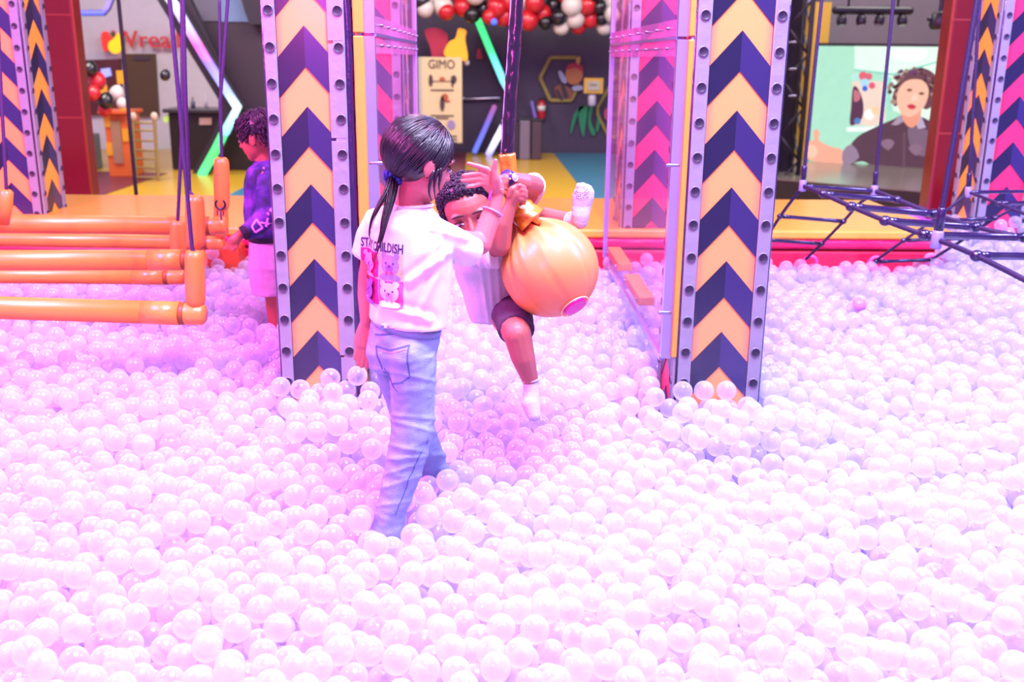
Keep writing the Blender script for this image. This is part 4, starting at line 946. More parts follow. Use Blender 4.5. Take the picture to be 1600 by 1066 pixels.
# ------------------------------------------------------------------ swinging padded logs at the left
SHK = mat('shackle_steel', '#77687f', .3, .8)
def log(px1, y1, px0, y0, Y, th, rope_px, slv, label, Ys=None, ring=False):
    """a padded log hung by a rope: right end (px1,y1), a point (px0,y0) further left, distance Y, diameter th px"""
    e = P(px1, y1, Y); l = P(px0, y0, Y); d = (l-e).normalized(); sc = proj(e)[2]/F; r = th*sc/2
    root = empty('padded_log_swing', e, label, 'swing', 'orange padded logs hanging over the pit')
    far = e+d*((l-e).length+1.5)
    a = e+d*.030
    ob('log', loft(bmesh.new(), [e+d*.25, far], r, seg=28), LOGM, root, True)
    ob('log_end', loft(bmesh.new(), [e+d*.105, e+d*.255], r*1.035, seg=28), LOGD, root, True)
    ob('end_cap', loft(bmesh.new(), [e+d*.002, e+d*.012, e+d*.06, e+d*.085, e+d*.10], [r*.74, r*.93, r*1.0, r*.97, r*.90], seg=28, fn=lambda th_, i: 1+.012*math.sin(7*th_+i)), LOGD, root, True)
    ob('strap', loft(bmesh.new(), [e+d*.083, e+d*.107], r*.985, seg=28), mat('strap_dark', '#8a4a1c', .5), root, True)
    for s in (0,):
        c = a+V((0, 0, r*1.02)); u = V((0, 0, 1))
        tube('shackle', [c+V((.016*math.cos(q), 0, .020+.022*math.sin(q))) for q in [-.6+i*4.3/12 for i in range(13)]], .0045, SHK, root)
    x0, y0_, x1, y1_, w_ = slv; Ys = Ys or Y
    A, B = P(x0, y0_, Ys), P(x1, y1_, Ys); sw = w_*proj(A)[2]/F/2
    ob('rope_sleeve', loft(bmesh.new(), [A, A.lerp(B, .04), A.lerp(B, .12), A.lerp(B, .5), A.lerp(B, .85), A.lerp(B, .95), B], [sw*.55, sw*.82, sw*.93, sw, sw*.95, sw*.80, sw*.45], seg=26, fn=lambda t, i: 1+(.035*math.cos(13*t) if i < 2 else 0)), LOGM, root, True)
    if rope_px: rope('rope', [A.lerp(B, .05)]+PX(rope_px)+[P(*rope_px[-1])+(P(*rope_px[-1])-P(*rope_px[0])).normalized()*1.0], .0085, ROPE_P, root)
    if ring:
        c = P(345, 319, Ys-.06); tube('ring', [c+V((.024*math.cos(q), -.01, .024*math.sin(q))) for q in [PI*.75+i*PI*1.5/14 for i in range(15)]], .006, BLACK, root)
        ob('pin', cap(bmesh.new(), c+V((0, -.012, -.02)), c+V((0, -.012, -.075)), .0055, seg=8), SHK, root, True)
    return root
log(355, 353, 0, 350, 5.05, 29, [(346.5, 245, 5.05), (344, 160, 5.05), (356, 0, 5.05)], (346, 246, 347, 330, 25), 'rear orange padded log, its sleeve hanging in front of the third child', ring=True)
log(350, 380, 0, 374, 5.3, 22, None, (345, 318, 346, 372, 23), 'thin orange log directly under the rearmost one')
log(322, 406, 0, 407, 4.45, 32, [(296, 300, 4.5), (290, 150, 4.5), (286, 0, 4.5)], (304, 305, 306, 388, 31), 'middle orange padded log with a wide tapering rope sleeve')
log(291, 433, 0, 431, 4.75, 24, [(278, 340, 4.9), (285, 190, 4.9), (284, 0, 4.9)], (277, 345, 279, 400, 25), 'slim orange log tucked beneath the middle one', Ys=4.9)
log(322, 491, 0, 481, 3.95, 36, [(300, 388, 3.95), (282, 180, 3.95), (265, 0, 3.95)], (304, 392, 306, 481, 32), 'front orange padded log, lowest and nearest over the balls')
r0 = [o for o in C.objects if o.name == 'padded_log_swing'][0]
A, B = P(10, 296, 4.9), P(4, 350, 4.9)
ob('rope_sleeve', loft(bmesh.new(), [A, A.lerp(B, .06), A.lerp(B, .5), B], [.02, .033, .037, .03], seg=24), LOGM, r0, True)
rope('rope', [A, P(2, 150, 4.9), P(-5, 0, 4.9)], .0085, ROPE_P, r0)
rope('rope', PX([(346, 245, 5.1), (345, 150, 5.1), (343, 0, 5.1)]), .0075, ROPE_P, r0)
cb = tube('hanging_cable', PX([(213, 306, 8.2), (203, 200, 8.2), (191, 60, 8.2), (185, 0, 8.2), (178, -90, 8.2)]), .016, mat('cable_black', '#221c20', .6)); tag(cb, 'thin black cable hanging in front of the shop sign', 'cable')
# ------------------------------------------------------------------ rope net at the right
net = empty('rope_net', P(1400, 380, 4.6), 'purple rope net of rungs and nodes hanging over the pit', 'rope net')
ROPE_V = mat('rope_violet', '#26143e', .5, bump=.2, bscale=160)
RD = mat('rung_purple_sleeve', '#22103c', .25, coat=.6); ND = mat('node_clamp_lilac', '#8a7ab0', .35, coat=.3)
r1 = [(1254, 290, 5.1), (1286, 303, 4.95), (1330, 323, 4.75), (1383, 345, 4.5), (1440, 366, 4.3), (1464, 374, 4.22), (1526, 400, 4.0), (1600, 437, 3.72), (1680, 480, 3.45)]
r2 = [(1366, 298, 5.25), (1402, 312, 5.1), (1459, 334, 4.9), (1525, 355, 4.65), (1600, 371, 4.45), (1690, 392, 4.2)]
r3 = [(1513, 300, 5.3), (1561, 318, 5.1), (1610, 338, 4.9), (1690, 370, 4.6)]
d1 = [(1252, 294, 5.1), (1219, 338, 5.25), (1198, 372, 5.4)]
d2 = [(1372, 302, 5.3), (1345, 316, 5.3), (1318, 346, 5.4), (1284, 381, 5.5), (1259, 405, 5.58)]
d3 = [(1511, 303, 5.3), (1470, 336, 5.35), (1412, 376, 5.45), (1369, 407, 5.58)]
d4 = [(1613, 312, 5.2), (1555, 341, 5.3), (1512, 370, 5.4), (1455, 406, 5.58)]
for pts in (r1, r2): rope('net_rope', catmull(PX(pts), 3), .0115, ROPE_V, net)
for pts in (r3, d1, d2, d3, d4): rope('net_rope', catmull(PX(pts), 3), .0085, ROPE_V, net)
R_list = [((1286, 303, 4.95), (1402, 312, 5.1)), ((1330, 323, 4.75), (1459, 334, 4.9)), ((1383, 345, 4.5), (1525, 355, 4.65)), ((1444, 367, 4.28), (1600, 371, 4.45)), ((1526, 400, 4.0), (1690, 402, 4.2)),
          ((1254, 291, 5.1), (1366, 298, 5.25)), ((1219, 338, 5.25), (1318, 346, 5.4)), ((1195, 375, 5.4), (1284, 381, 5.5)), ((1412, 376, 5.45), (1512, 372, 5.4)), ((1369, 409, 5.58), (1455, 406, 5.58)),
          ((1513, 301, 5.3), (1640, 298, 5.4)), ((1561, 318, 5.1), (1640, 316, 5.2)), ((1480, 345, 5.3), (1555, 341, 5.3)), ((1150, 372, 5.4), (1198, 374, 5.4))]
for k, (a, b) in enumerate(R_list):
    A, B = P(*a), P(*b); r_ = .0165 if k in (1, 2, 3, 4) else (.0135 if k == 0 else .0105); u = (B-A).normalized(); L_ = (B-A).length
    o = ob('rung', loft(bmesh.new(), [A+u*.02, A+u*.07, A+u*.072, B-u*.072, B-u*.07, B-u*.02], [r_*1.12, r_*1.12, r_, r_, r_*1.12, r_*1.12], seg=14), RD, net, True)
    for c in (A, B): ob('node', ell(bmesh.new(), c, (r_*1.7, r_*1.5, r_*1.5), None, 14, 10), RD, net, True)
for (x, y, Y, x2, Y2) in ((1254, 290, 5.1, 1284, 5.1), (1366, 298, 5.25, 1396, 5.25), (1464, 374, 4.22, 1527, 4.22), (1513, 300, 5.3, 1531, 5.3)):
    A = P(x, y, Y); B = P(x2, 0, Y2); u = (B-A).normalized(); f = .85 if Y > 5 else 1.15
    ob('node_clamp', loft(bmesh.new(), [A-u*.035*f, A-u*.03*f, A+u*.028*f, A+u*.033*f], [.018*f, .0215*f, .0215*f, .018*f], seg=16), ND, net, True)
    ob('ferrule', loft(bmesh.new(), [A+u*.035*f, A+u*.115*f, A+u*.12*f], [.0175*f, .0165*f, .012*f], seg=14), RD, net, True)
    rope('hanging_rope', [A+u*.11*f, B, B+u*.9], .0105*f, ROPE_V, net, .026)
RG = mat('ring_pink', '#ff5aa0', .4)  # anchor rings in one even pink
for x, y in ((1265, 410), (1367, 411), (1453, 409)):
    c = P(x, y, 5.6)
    tube('anchor_ring', [c+V((.036*math.cos(q), -.01, .036*math.sin(q))) for q in [2*PI*i/20 for i in range(21)]], .011, RG, net)
# ------------------------------------------------------------------ red posts
def redpost(px, wpx, Y, z1, label):
    sc = Y/F*.98; c = P(px, 300, Y); w_ = wpx*sc
    root = empty('padded_post', (c.x, c.y, -.3), label, 'post')
    box_ = boxo('cover', c.x-w_/2, c.x+w_/2, Y, Y+w_*.9, -.3, z1, RED_VINYL, root, .02)
    for s in (-1, 1): ob('corner_piping', loft(bmesh.new(), [(c.x+s*w_/2*.985, Y+.012, -.3), (c.x+s*w_/2*.985, Y+.012, z1)], .012, seg=10), RED_SEAM, root, True)
    for z in (1.72, .9): boxo('seam', c.x-w_/2-.002, c.x+w_/2+.002, Y-.003, Y+.02, z-.005, z+.005, RED_SEAM, root)
    return root
redpost(121, 42, 8.6, 4.5, 'red padded post behind the ledge, beside the shop counter')
redpost(1478, 48, 7.6, 4.5, 'red padded post in front of the stage screen edge')
# ------------------------------------------------------------------ back of the hall
st(boxo('ceiling', -14, 14, 7.2, 24, 6.0, 6.2, mat('ceiling_dark', '#2a2430', .8)))
YB = 18.85
# balloon garland
BR = mat('balloon_red', '#c8202c', .3, coat=.3); BK = mat('balloon_black', '#1d1a20', .3, coat=.4); BW = mat('balloon_white', '#d8cfc4', .35, coat=.2)
BL = [('w', 100, 60, 50), ('w', 215, 45, 62), ('w', 150, 0, 60), ('r', 235, 75, 52), ('r', 340, 45, 60), ('k', 80, 10, 50), ('k', 400, 95, 52), ('k', 470, 60, 55), ('r', 560, 50, 60), ('r', 600, 110, 58), ('r', 510, 110, 45), ('r', 650, 20, 60),
      ('w', 730, 15, 50), ('r', 760, 135, 62), ('r', 850, 90, 58), ('r', 800, 20, 62), ('k', 870, 145, 45), ('k', 920, 35, 52), ('k', 955, 110, 52), ('w', 972, 172, 52), ('w', 1040, 35, 66), ('w', 1060, 120, 60), ('r', 1080, 170, 50),
      ('r', 1140, 35, 60), ('r', 1160, 125, 55), ('k', 1218, 48, 40), ('k', 1230, 118, 44), ('w', 1250, 170, 54), ('w', 1300, 90, 55), ('w', 1290, 10, 50), ('k', 1380, 40, 50), ('r', 1000, -40, 60), ('k', 640, -40, 50), ('w', 420, -30, 60), ('r', 300, -50, 55), ('k', 1180, -40, 50),
      ('r', 1400, 130, 50), ('r', 1480, 60, 55)]
def bal_mesh(m):
    bm = bmesh.new(); n = 20; prof = []
    for i in range(15):
        t = PI*i/14; prof.append((math.sin(t)*(1-.10*max(0, -math.cos(t))), math.cos(t)*(1.0 if math.cos(t) > 0 else 1.16)))
    rings = [[bm.verts.new((max(r, .02)*math.cos(2*PI*k/n), max(r, .02)*math.sin(2*PI*k/n), z)) for k in range(n)] for r, z in prof]
    kn_ = [[bm.verts.new((r*math.cos(2*PI*k/n), r*math.sin(2*PI*k/n), z)) for k in range(n)] for r, z in ((.05, -1.19), (.10, -1.26))]; rings += kn_
    for a, b in zip(rings, rings[1:]):
        for k in range(n): bm.faces.new((a[k], a[(k+1) % n], b[(k+1) % n], b[k]))
    bm.faces.new(rings[0]); bm.faces.new(rings[-1]); bmesh.ops.recalc_face_normals(bm, faces=bm.faces[:])
    me = bpy.data.meshes.new('balloon'); bm.to_mesh(me); bm.free(); me.materials.append(m)
    for p in me.polygons: p.use_smooth = True
    return me
BM_ = {'r': bal_mesh(BR), 'k': bal_mesh(BK), 'w': bal_mesh(BW)}
NM = {'r': 'red', 'k': 'black', 'w': 'white'}
for i, (c, x, y, r) in enumerate(BL):
    Y = 17.3+.35*((i*7) % 5)/5; q = P(640+x/4.1, y/4.1, Y); s = r/4.1*Y*.965/F*1.02
    o = bpy.data.objects.new('balloon', BM_[c]); C.objects.link(o); o.location = q; o.scale = (s, s, s); o.rotation_euler = (random.uniform(-.6, .6)+2.6, random.uniform(-.6, .6), random.uniform(0, 6))
    tag(o, '%s balloon in the garland strung across the top of the dark back wall' % NM[c], 'balloon', '%s garland balloons' % NM[c])
for c, x, y, r, Y in (('r', 76, 38, 11, 13.5), ('r', 84, 52, 10, 13.4), ('k', 88, 72, 8, 13.6), ('w', 80, 62, 7, 13.7), ('k', 140, 108, 11, 13.5), ('r', 152, 128, 13, 13.6), ('r', 146, 146, 11, 13.4), ('k', 165, 158, 12, 13.5), ('r', 164, 172, 10, 13.7), ('w', 182, 146, 11, 13.9), ('w', 190, 162, 8, 13.8), ('k', 258, 118, 8, 14.2)):
    q = P(x, y, Y); s = r*Y*.965/F; o = bpy.data.objects.new('balloon', BM_[c]); C.objects.link(o); o.location = q; o.scale = (s, s, s*1.05); o.rotation_euler = (2.8, .3, 0)
    tag(o, '%s balloon in the bunch by the shop counter on the left' % NM[c], 'balloon', '%s balloons by the shop counter' % NM[c])
# poster board
pbm = mat('poster_cream', '#dcc896', .6, var=.12, nscale=2)
ps = empty('poster_board', P(690, 225, 17.6), 'tall pale yellow game poster standing against the dark wall', 'poster')
A, B = P(656, 89, 17.6), P(724, 228, 17.6)
boxo('board', A.x, P(722, 150, 17.6).x, 17.6, 17.65, B.z, A.z, pbm, ps, .01)
boxo('rim', A.x-.03, A.x+.02, 17.58, 17.66, B.z, A.z, mat('rim_pale', '#b8b0a8', .5), ps); boxo('foot', A.x-.03, P(722, 150, 17.6).x+.02, 17.55, 17.7, B.z-.02, B.z+.05, BLACK, ps)
inkm = mat('poster_ink', '#4d3a3c', .7); ink2 = mat('poster_orange_figure', '#b4583a', .7)
def onwall(name, s, x, y, size, Y, m, par, sx=1, ext=.003):
    bm = text_mesh(s, size, ext, sx); xs = [v.co.x for v in bm.verts]; c = (max(xs)+min(xs))/2
    for v in bm.verts: v.co.x -= c
    return ob(name, aim(bm, P(x, y, Y), (1, 0, 0), (0, 0, 1)), m, par)
onwall('poster_title', 'GIMO', 690, 107, .21, 17.585, inkm, ps, .85)
for y, hw in ((141, 18), (181, 18), (185, 10)): boxo('poster_line', P(691-hw, y, 17.6).x, P(691+hw, y, 17.6).x, 17.588, 17.6, P(690, y, 17.6).z-.012, P(690, y, 17.6).z+.012, inkm, ps)
for x, y, m, rx, rz in ((673, 126, inkm, .035, .10), (709, 124, inkm, .05, .07), (707, 131, inkm, .02, .06), (691, 124, ink2, .05, .04), (691, 162, inkm, .04, .13), (695, 152, ink2, .06, .06), (699, 158, ink2, .05, .02), (682, 195, ink2, .07, .08), (705, 195, mat('poster_lilac', '#9a86b0', .7), .07, .08)):
    c = P(x, y, 17.59); ob('poster_figure', loft(bmesh.new(), [c, c+V((0, -.008, 0))], rx, rz, side=(1, 0, 0), seg=14), m, ps)
ob('poster_bar', loft(bmesh.new(), [P(676, 127, 17.585), P(706, 127, 17.585)], .006, seg=6), inkm, ps)
for y in (213, 218, 223): boxo('poster_stripe', P(668, y, 17.6).x, P(714, y, 17.6).x, 17.588, 17.6, P(690, y, 17.6).z-.012, P(690, y, 17.6).z+.012, inkm, ps)
# wall shapes above the poster, bee mural
mu = empty('wall_mural', P(880, 120, YB), 'wall mural of a bee in a yellow hexagon with green leaves', 'mural')
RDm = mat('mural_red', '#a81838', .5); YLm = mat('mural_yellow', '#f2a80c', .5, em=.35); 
fs = empty('foil_shape', P(700, 70, 17.9), 'red and yellow foil shapes rising behind the top of the game poster', 'decoration')
planar('red_shape', [(664, 50), (674, 44), (690, 46), (700, 56), (698, 72), (690, 95), (678, 95), (672, 72)], 17.9, RDm, fs, .12, 4)
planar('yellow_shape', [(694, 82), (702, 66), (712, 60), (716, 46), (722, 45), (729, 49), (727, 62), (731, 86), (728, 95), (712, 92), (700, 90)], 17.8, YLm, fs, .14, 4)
ob('pompon', ell(bmesh.new(), P(729, 98, 17.8), (.05, .05, .05)), BW, fs, True)
planar('small_red_triangle', [(745, 78), (750, 75), (754, 92), (744, 92)], YB, RDm, fs, .04)
HX = mat('mural_olive_yellow', '#8c7c3a', .6)
def hexo(pts, w_, Y, m, par):
    for a, b in zip(pts, pts[1:]): ob('hexagon_edge', loft(bmesh.new(), [P(*a, Y), P(*b, Y)], w_, .02, side=(0, 0, 1), seg=6), m, par)
hexo([(900, 90), (860, 90), (844, 122), (860, 157), (893, 157), (905, 132)], .035, YB, HX, mu)
hexo([(962, 118), (953, 135), (934, 168), (934, 180), (950, 212), (962, 215)], .03, YB, HX, mu)
bee = [('body', [(866, 140), (876, 132), (890, 138), (897, 148), (890, 157), (874, 155)], mat('bee_brown', '#7c4632', .6)), ('stripe', [(876, 134), (882, 134), (888, 150), (882, 154)], BLACK), ('stripe', [(868, 142), (872, 140), (880, 155), (875, 156)], BLACK),
       ('wing', [(872, 113), (877, 111), (884, 122), (885, 130), (878, 128)], mat('bee_wing', '#8f93b0', .5)), ('head', [(884, 112), (890, 104), (904, 104), (910, 112), (909, 124), (900, 132), (889, 130), (884, 122)], mat('bee_face', '#a8683c', .6)),
       ('hair', [(884, 108), (890, 100), (904, 99), (911, 106), (910, 112), (900, 106), (890, 108)], mat('bee_red', '#9c2034', .6)), ('feeler', [(900, 92), (904, 88), (907, 92), (905, 100), (901, 99)], mat('bee_gold', '#b58a3a', .6)), ('arm', [(895, 135), (909, 134), (910, 140), (896, 142)], mat('bee_wing', '#8f93b0', .5))]
for k, (n_, pts, m) in enumerate(bee): planar(n_, pts, YB-.006*(k+1), m, mu, .01, 3)
for pts in ([(891, 206), (896, 180), (908, 165), (914, 166), (905, 175), (897, 195), (893, 208)], [(904, 168), (914, 165), (918, 172), (914, 200), (912, 214), (908, 205), (904, 185)], [(921, 168), (926, 168), (923, 188), (930, 208), (925, 211), (919, 195)], [(934, 178), (938, 180), (936, 200), (931, 206)]):
    planar('leaf', pts, YB, mat('mural_green', '#12784e', .6), mu, .015, 3)
c = P(950, 178, YB); ob('flower', loft(bmesh.new(), [c, c+V((0, -.02, 0))], .08, .12, seg=12), mat('mural_pink', '#b04468', .6), mu)
# small sign over a dispenser
sg = empty('wall_sign', P(927, 135, 18.3), 'small yellow framed sign above a white hand gel dispenser', 'sign')
A, B = P(913, 122, 18.3), P(942, 146, 18.3); boxo('frame', A.x, B.x, 18.3, 18.36, B.z, A.z, mat('sign_yellow', '#c89a30', .5), sg); boxo('sheet', A.x+.06, B.x-.06, 18.28, 18.31, B.z+.05, A.z-.05, mat('sign_sheet', '#a8a090', .6), sg)
onwall('sign_text', 'oooo', 927, 134, .06, 18.275, inkm, sg)
dsp = ob('gel_dispenser', loft(bmesh.new(), [P(925, 166, 18.4), P(925, 163, 18.4), P(925, 150, 18.4), P(925, 146, 18.4)], [.05, .072, .072, .04], seg=16), mat('dispenser_white', '#b8b0c0', .4), None, True); tag(dsp, 'white cylindrical dispenser under the small yellow sign', 'dispenser')
# fire extinguisher
fx = empty('fire_extinguisher', P(846, 186, 18.6), 'red fire extinguisher hung on the dark wall beside the bee mural', 'extinguisher')
ob('cylinder_body', loft(bmesh.new(), [P(846, 186, 18.81), P(846, 184, 18.81), P(846, 163, 18.81), P(846, 159, 18.81), P(846, 156, 18.81)], [.06, .075, .075, .055, .02], seg=18), mat('extinguisher_red', '#b02028', .35, coat=.4), fx, True)
ob('label', loft(bmesh.new(), [P(846, 173, 18.81), P(846, 165, 18.81)], .077, seg=18), BW, fx, True); ob('valve', cap(bmesh.new(), P(843, 155, 18.81), P(851, 153, 18.78), .018), BLACK, fx, True)
tube('hose', PX([(850, 155, 18.55), (855, 160, 18.5), (854, 175, 18.5)]), .012, BLACK, fx, k=3)
# bins and posts at the wall
for px0, px1, y0, y1, m, lb, nm in ((812, 828, 188, 240, mat('bin_grey', '#6c6270', .4), 'grey slim bin by the dark wall, left of the extinguisher', 'slim_bin'), (784, 811, 196, 240, mat('box_dark', '#2a2030', .5), 'dark cabinet standing behind the hanging rope sleeve', 'cabinet'), (831, 846, 190, 241, mat('bin_brown', '#43303a', .5), 'dark brown bin right below the fire extinguisher', 'bin')):
    Y = 17.6; A, B = P(px0, y0, Y), P(px1, y1, Y); r_ = empty(nm, ((A.x+B.x)/2, Y+.2, -.3), lb, 'bin' if 'bin' in nm else 'cabinet')
    boxo('body', A.x, B.x, Y, Y+.4, -.3, A.z, m, r_, .02); boxo('lid', A.x-.015, B.x+.015, Y-.015, Y+.41, A.z, A.z+.04, BLACK, r_, .01)
hr = empty('handrail', P(752, 154, 18.2), 'thin steel rail on the wall between the poster and hanging rope', 'rail')
ob('bar', cap(bmesh.new(), P(724, 155, 18.82), P(781, 153, 18.82), .025), METAL, hr, True)
for x in (724, 779): ob('knob', ell(bmesh.new(), P(x, 154, 18.85), (.05, .05, .05)), METAL, hr, True)
# ------------------------------------------------------------------ neon tubes
def neon_mat(name, cols, st_=1.0):
    m = bpy.data.materials.new(name); m.use_nodes = True; N = m.node_tree.nodes; L = m.node_tree.links; b = N['Principled BSDF']; b.inputs['Base Color'].default_value = (.1, .1, .1, 1)
    tc = N.new('ShaderNodeTexCoord'); sp = N.new('ShaderNodeSeparateXYZ'); cr = N.new('ShaderNodeValToRGB'); L.new(tc.outputs['Generated'], sp.inputs[0]); L.new(sp.outputs[2], cr.inputs[0])
    e = cr.color_ramp.elements
    for i, (p, c) in enumerate(cols):
        x = e[i] if i < 2 else e.new(p); x.position = p; x.color = lin(c)
    L.new(cr.outputs[0], b.inputs['Emission Color']); b.inputs['Emission Strength'].default_value = st_; return m
def neon(pts, r, cols, label, Y, st_=1.1, casing=True):
    root = empty('neon_tube', P(*pts[0], Y), label, 'neon light'); q = [P(x, y, Y) for x, y in pts]
    ob('tube', loft(bmesh.new(), q, r, seg=12, caps='round'), neon_mat('neon', cols, st_), root, True)
    ob('backing', loft(bmesh.new(), [p+V((0, r*1.6, 0)) for p in q], r*1.25, r*.6, side=(1, 0, 0), seg=8), BLACK, root)
    return root
neon([(258, -12), (273, 8), (322, 92), (371, 168), (352, 206)], .068, [(0, '#7fd0ff'), (.12, '#a8f4ff'), (.2, '#d8ffff'), (.3, '#9db4ff'), (.5, '#8f6cff'), (.62, '#ff4fd0'), (.72, '#b9a4ff'), (1, '#f0ecff')], 'long angled neon arrow tube glowing white, pink and pale blue', 14.9, 1.7)
neon([(348, 212), (336, 236), (316, 272)], .068, [(0, '#3cff9c'), (.5, '#2cf06c'), (1, '#30e890')], 'green neon tube continuing below the angled arrow tube', 14.9, 1.4)
neon([(125, 20), (161, 20), (167, 12), (174, -6)], .035, [(0, '#2c5cff'), (.4, '#a080ff'), (1, '#8a7cff')], 'blue and violet hexagon neon above the shop sign', 16, 1.5)
neon([(76, -8), (66, 12), (64, 20)], .035, [(0, '#4f8cff'), (.3, '#ff4030'), (1, '#ff5030')], 'short red neon tube at the top beside the distant chevron pillar', 16, 1.5)
nn = neon([(311, -4), (321, 7), (313, 25)], .035, [(0, '#3cb8ff'), (1, '#46d8ff')], 'cyan neon corner above the long arrow tube', 16, 1.6)
ob('end_lamp', ell(bmesh.new(), P(309, 30, 16), (.05, .05, .05)), mat('neon_green_dot', '#1cb85c', .4, em=.8), nn, True)
neon([(747, 32), (766, 78), (787, 128), (800, 150)], .062, [(0, '#8ce8ff'), (.4, '#6cf0ff'), (.6, '#3cf090'), (1, '#30e878')], 'slanted neon tube fading green to cyan behind the rope sleeve', 18.4, 1.5)
neon([(772, 168), (756, 205), (742, 236)], .05, [(0, '#5c80ff'), (.6, '#6a60e8'), (1, '#b03c9c')], 'slanted violet and blue neon tube low on the back wall', 18.4, 1.0)
neon([(790, 190), (777, 215), (764, 240)], .06, [(0, '#8c84ff'), (.5, '#f4f4ff'), (1, '#c8c0ff')], 'slanted white neon tube next to the violet one', 18.2, 1.8)
neon([(831, 160), (837, 187)], .03, [(0, '#7a3cc8'), (1, '#5a3cb8')], 'short dim violet neon tube left of the extinguisher', 18.4, .7)
o = ob('neon_dot', ell(bmesh.new(), P(772, 34, 17), (.05, .05, .05)), mat('blue_dot', '#3c64ff', .4, em=1.5), None, True); tag(o, 'small blue light dot under the balloon garland', 'neon light')
# ------------------------------------------------------------------ shop on the left
GB = mat('frame_dark_beam', '#2c2230', .6)
bmn = empty('dark_gantry', P(330, 90, 15.3), 'dark angled gantry behind the long neon arrow tube', 'gantry')
planar('beam', [(238, -20), (292, -20), (382, 166), (352, 212), (318, 278), (300, 278), (338, 206), (352, 166)], 15.3, GB, bmn, .15)
planar('upper_panel', [(302, 32), (440, 36), (440, 180), (376, 180), (384, 164)], 15.9, mat('panel_plum_dark', '#3a2c38', .6), bmn, .1)
planar('window', [(345, -10), (372, -10), (389, 34), (345, 34)], 15.8, mat('window_blue_grey', '#6f84a8', .3, em=.12), bmn, .02)
planar('window', [(296, -10), (344, -10), (344, 33), (312, 33)], 15.8, mat('window_grey', '#6c6878', .3), bmn, .02)
planar('dark_side', [(372, -20), (440, -20), (440, 40), (392, 38)], 15.7, GB, bmn, .1)
cn = empty('bar_counter', P(330, 275, 15.6), 'long black counter below the neon arrow', 'counter')
A, B = P(262, 176, 15.6), P(470, 272, 15.6)
boxo('body', A.x, B.x, 15.6, 16.2, -.3, A.z, mat('counter_black', '#26221e', .35), cn, .02); boxo('worktop', A.x-.05, B.x+.05, 15.5, 16.25, A.z, A.z+.06, mat('counter_top', '#3a343a', .3), cn, .01)
planar('label', [(312, 184), (331, 184), (331, 195), (312, 195)], 15.59, mat('label_cream', '#b89a88', .5), cn, .02)
planar('round_light', [(256, 183), (260, 180), (264, 183), (264, 189), (260, 192), (256, 189)], 15.59, mat('label_lime', '#a8d060', .5, em=.5), cn, .02)
for k, (x, y, w_, h_, c) in enumerate(((322, 152, 5, 22, '#c8c0c8'), (345, 150, 7, 26, '#7a6070'), (376, 158, 10, 14, '#8c8890'), (302, 160, 7, 16, '#606070'), (358, 140, 3, 35, '#b0a8b0'))):
    q = P(x, y+h_/2, 15.9); s = 15.9*.965/F; o = ob('bottle', loft(bmesh.new(), [V((q.x, q.y, A.z+.06)), V((q.x, q.y, A.z+.06+h_*s*.6)), V((q.x, q.y, A.z+.06+h_*s*.72)), V((q.x, q.y, A.z+.06+h_*s))], [w_*s/2, w_*s/2, w_*s*.2, w_*s*.2], seg=14), mat('bottle_%d' % k, c, .3), None, True)
    tag(o, ['thin pale', 'plum wide', 'squat grey', 'dark slate', 'tall narrow pale'][k]+' bottle standing on the black counter', 'bottle')
sgn = empty('shop_sign', P(200, 75, 19), 'red shop lettering with a yellow drop on the grey wall', 'sign')
RDs = mat('sign_red', '#e03830', .5, em=.5)
planar('emblem_stroke', [(160, 53), (170, 50), (172, 62), (170, 78), (163, 78)], 18.9, RDs, sgn, .06, 3); planar('emblem_stroke', [(168, 50), (176, 60), (182, 66), (176, 70), (168, 62)], 18.88, RDs, sgn, .06, 3)
planar('yellow_drop', [(186, 52), (191, 62), (192, 74), (186, 83), (178, 83), (171, 76), (172, 66), (180, 60)], 18.85, mat('drop_yellow', '#ffc81c', .5, em=.7), sgn, .06, 3)
onwall('shop_lettering', 'Wreall', 229, 74, .42, 18.9, mat('sign_red_dim', '#c83040', .5, em=.25), sgn, 1.05, .03)
planar('leaf', [(173, 52), (178, 49), (181, 55), (177, 58)], 18.9, mat('drop_leaf', '#3c5c3c', .6), sgn, .04)
sd = empty('shop_door', P(222, 180, 17.2), 'brown wardrobe-like door panel below the shop lettering', 'door panel')
planar('leaf_panel', [(195, 84), (244, 84), (250, 182), (203, 182)], 19.04, mat('door_brown', '#57402c', .5), sd, .08)
planar('sign_plate', [(208, 88), (234, 88), (235, 94), (209, 94)], 18.95, mat('door_plate', '#4a3848', .5), sd, .02)
bw = empty('back_counter_shelf', P(160, 150, 17.5), 'maroon display panel behind the shop counter', 'display')
planar('panel', [(128, 94), (190, 92), (194, 178), (136, 180)], 19.04, mat('display_maroon', '#5c2430', .6), bw, .1)
planar('panel_light', [(158, 108), (172, 106), (175, 118), (161, 122)], 18.93, mat('panel_light_blue', '#9aa0ff', .5, em=.9), bw, .03)
ck = empty('order_counter', P(185, 285, 14.6), 'orange framed counter with a beige front panel', 'counter')
A, B = P(161, 178, 14.6), P(209, 284, 14.6)
boxo('body', A.x, B.x, 14.6, 15.1, -.3, A.z, mat('counter_orange', '#d86a28', .4), ck, .02); boxo('worktop', A.x-.04, B.x+.04, 14.5, 15.15, A.z, A.z+.05, mat('counter_orange_top', '#e0622a', .4), ck, .01)
boxo('front_panel', A.x+.10, B.x-.11, 14.57, 14.61, -.1, A.z-.1, mat('counter_beige', '#a07c5c', .5), ck)
for z in (.1, .5, .9):
    for x in (A.x+.05, B.x-.05): boxo('yellow_block', x-.045, x+.045, 14.58, 14.61, z-.09+(x > A.x+.1)*.2, z+.09+(x > A.x+.1)*.2, mat('block_yellow', '#e0a020', .5), ck)
